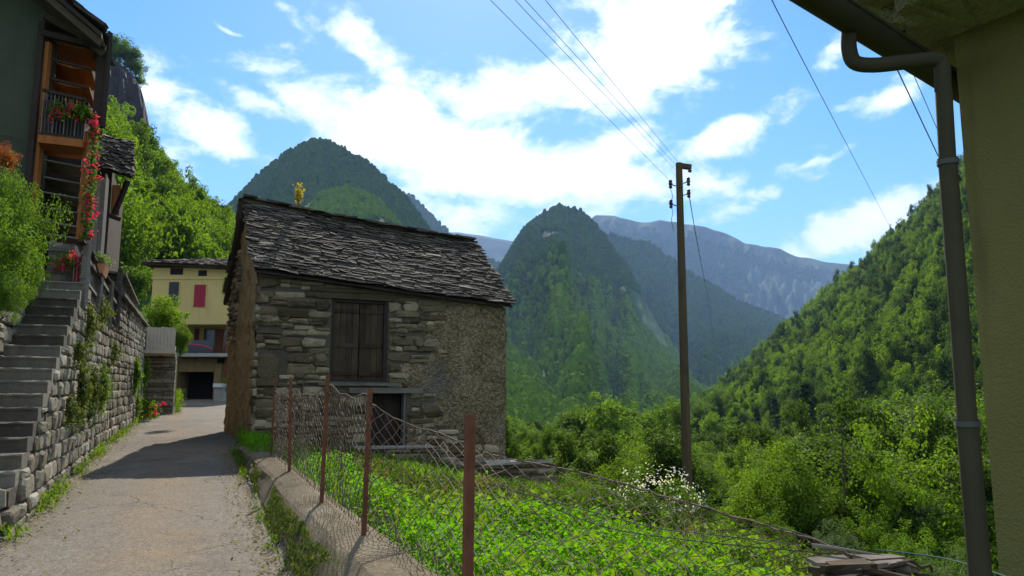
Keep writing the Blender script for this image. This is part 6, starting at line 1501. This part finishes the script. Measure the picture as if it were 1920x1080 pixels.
rs = nrs(44); C = np.array([W(-1.5 + rs.normal() * .08, s_ + rs.uniform(-.05, .7), p.z + .14 + abs(rs.normal()) * .06) for _ in range(420)]); V, Q, T = leaf_quads(C, rs.normal(size=C.shape) + [0, 0, .8], .05 + .03 * rs.rand(420), rs, .7); link(bpy.data.objects.new('foliage', np_mesh('foliage', V, Q, M['leaf_silver'], T)), fb)
q = W(-1.12, 28.4, road_z(28.4) + .12); bloom('roadside_flowers', [q, Vector(q) + Vector((-.1, .5, .25)), Vector(q) + Vector((-.3, 1.1, .1))], 420, 260, .17, 'pink red flowers at the end of the retaining wall by the stone pier', ls=.12, fs_=.10, seed=6)
# weeds at the pier and the garage
fringe(1500, lambda a, rs: W(tb + .1 + abs(rs.normal()) * .1, 31.4 + 6 * a, road_z(33)), 76, 'leaf_mid', .12, .9)
p = Y(441, 735, -3.0); plant_tree('garden_plant', 'bright', p.x, p.y, zg - .2, 2.3, 'green plant growing between the garage and the hut gable', 'plant', None, .45, leaf='leaf_spring')
p = Y(431, 540, -18); plant_tree('wall_bush', 'shrub', W(1.35, 27.5, 0)[0], W(1.35, 27.5, 0)[1], 4.6, 1.6, 'sprig of green leaves poking past the hut gable before the ochre house', 'bush', None, .35, leaf='leaf_spring')
# ------------------------------------------------------------------ distant buildings in the valley
def far_house(u0, u1, v0, v1, Y_, label, wall_m='ochre_render', roof_m='slate', rise=.25, name='valley_house'):
    a, b = P(u0, v1, Y_), P(u1, v0, Y_); w, h = b.x - a.x, b.z - a.z; o = empty(name, (a.x, Y_, a.z), label, 'house', 'houses far down in the valley'); d = w * .8
    mb = MB(); mb.box((0, 0, -1.2), (w, d, h * (1 - rise))); mb.build('wall', M[wall_m], o)
    z0, z1 = h * (1 - rise), h; e = w * .10; mb = MB(); mb.add([(-e, -e, z0), (w + e, -e, z0), (w + e, d / 2, z1), (-e, d / 2, z1), (-e, d + e, z0), (w + e, d + e, z0), (-e, -e, z0 - .15), (w + e, -e, z0 - .15), (w + e, d + e, z0 - .15), (-e, d + e, z0 - .15)], [(0, 1, 2, 3), (3, 2, 5, 4), (0, 3, 4, 9, 6), (1, 7, 8, 5, 2), (0, 6, 7, 1), (4, 5, 8, 9)]); mb.build('roof', M[roof_m], o)
    for i in range(2):
        mb = MB(); x = w * (.2 + .42 * i); mb.box((x, -.06, h * .35), (x + w * .2, -.01, h * .6)); mb.build('window', M['glass_dark'], o)
far_house(1037, 1060, 848, 871, 125, 'tiny stone cabin with a flat dark roof between the valley trees', 'concrete', 'slate', .12, 'cabin')
far_house(1268, 1302, 866, 880, 120, 'low grey roofed house just right of the pole in the valley', 'brown_render', 'slate', .5)
far_house(1306, 1336, 864, 880, 150, 'second low roof in the valley, right of the first one', 'concrete', 'slate', .4)
far_house(1388, 1420, 866, 876, 165, 'pale walled house half hidden by the young trees below the hill', 'white_wall', 'tile_red', .5)
far_house(1455, 1480, 868, 878, 170, 'farthest low house under the wooded hill, mostly hidden', 'white_wall', 'slate', .5)
# ------------------------------------------------------------------ air
mt, g, out = new_mat('air'); pv = g.new('ShaderNodeVolumePrincipled')
pv.inputs['Color'].default_value = (.38, .58, .98, 1); pv.inputs['Density'].default_value = HAZE; pv.inputs['Anisotropy'].default_value = .0
g.l.new(pv.outputs[0], out.inputs[1])
mb = MB(); mb.box((-11000, -11000, -30), (11000, 11000, 2300)); o = mb.build('haze', mt); tag(o, kind='stuff')
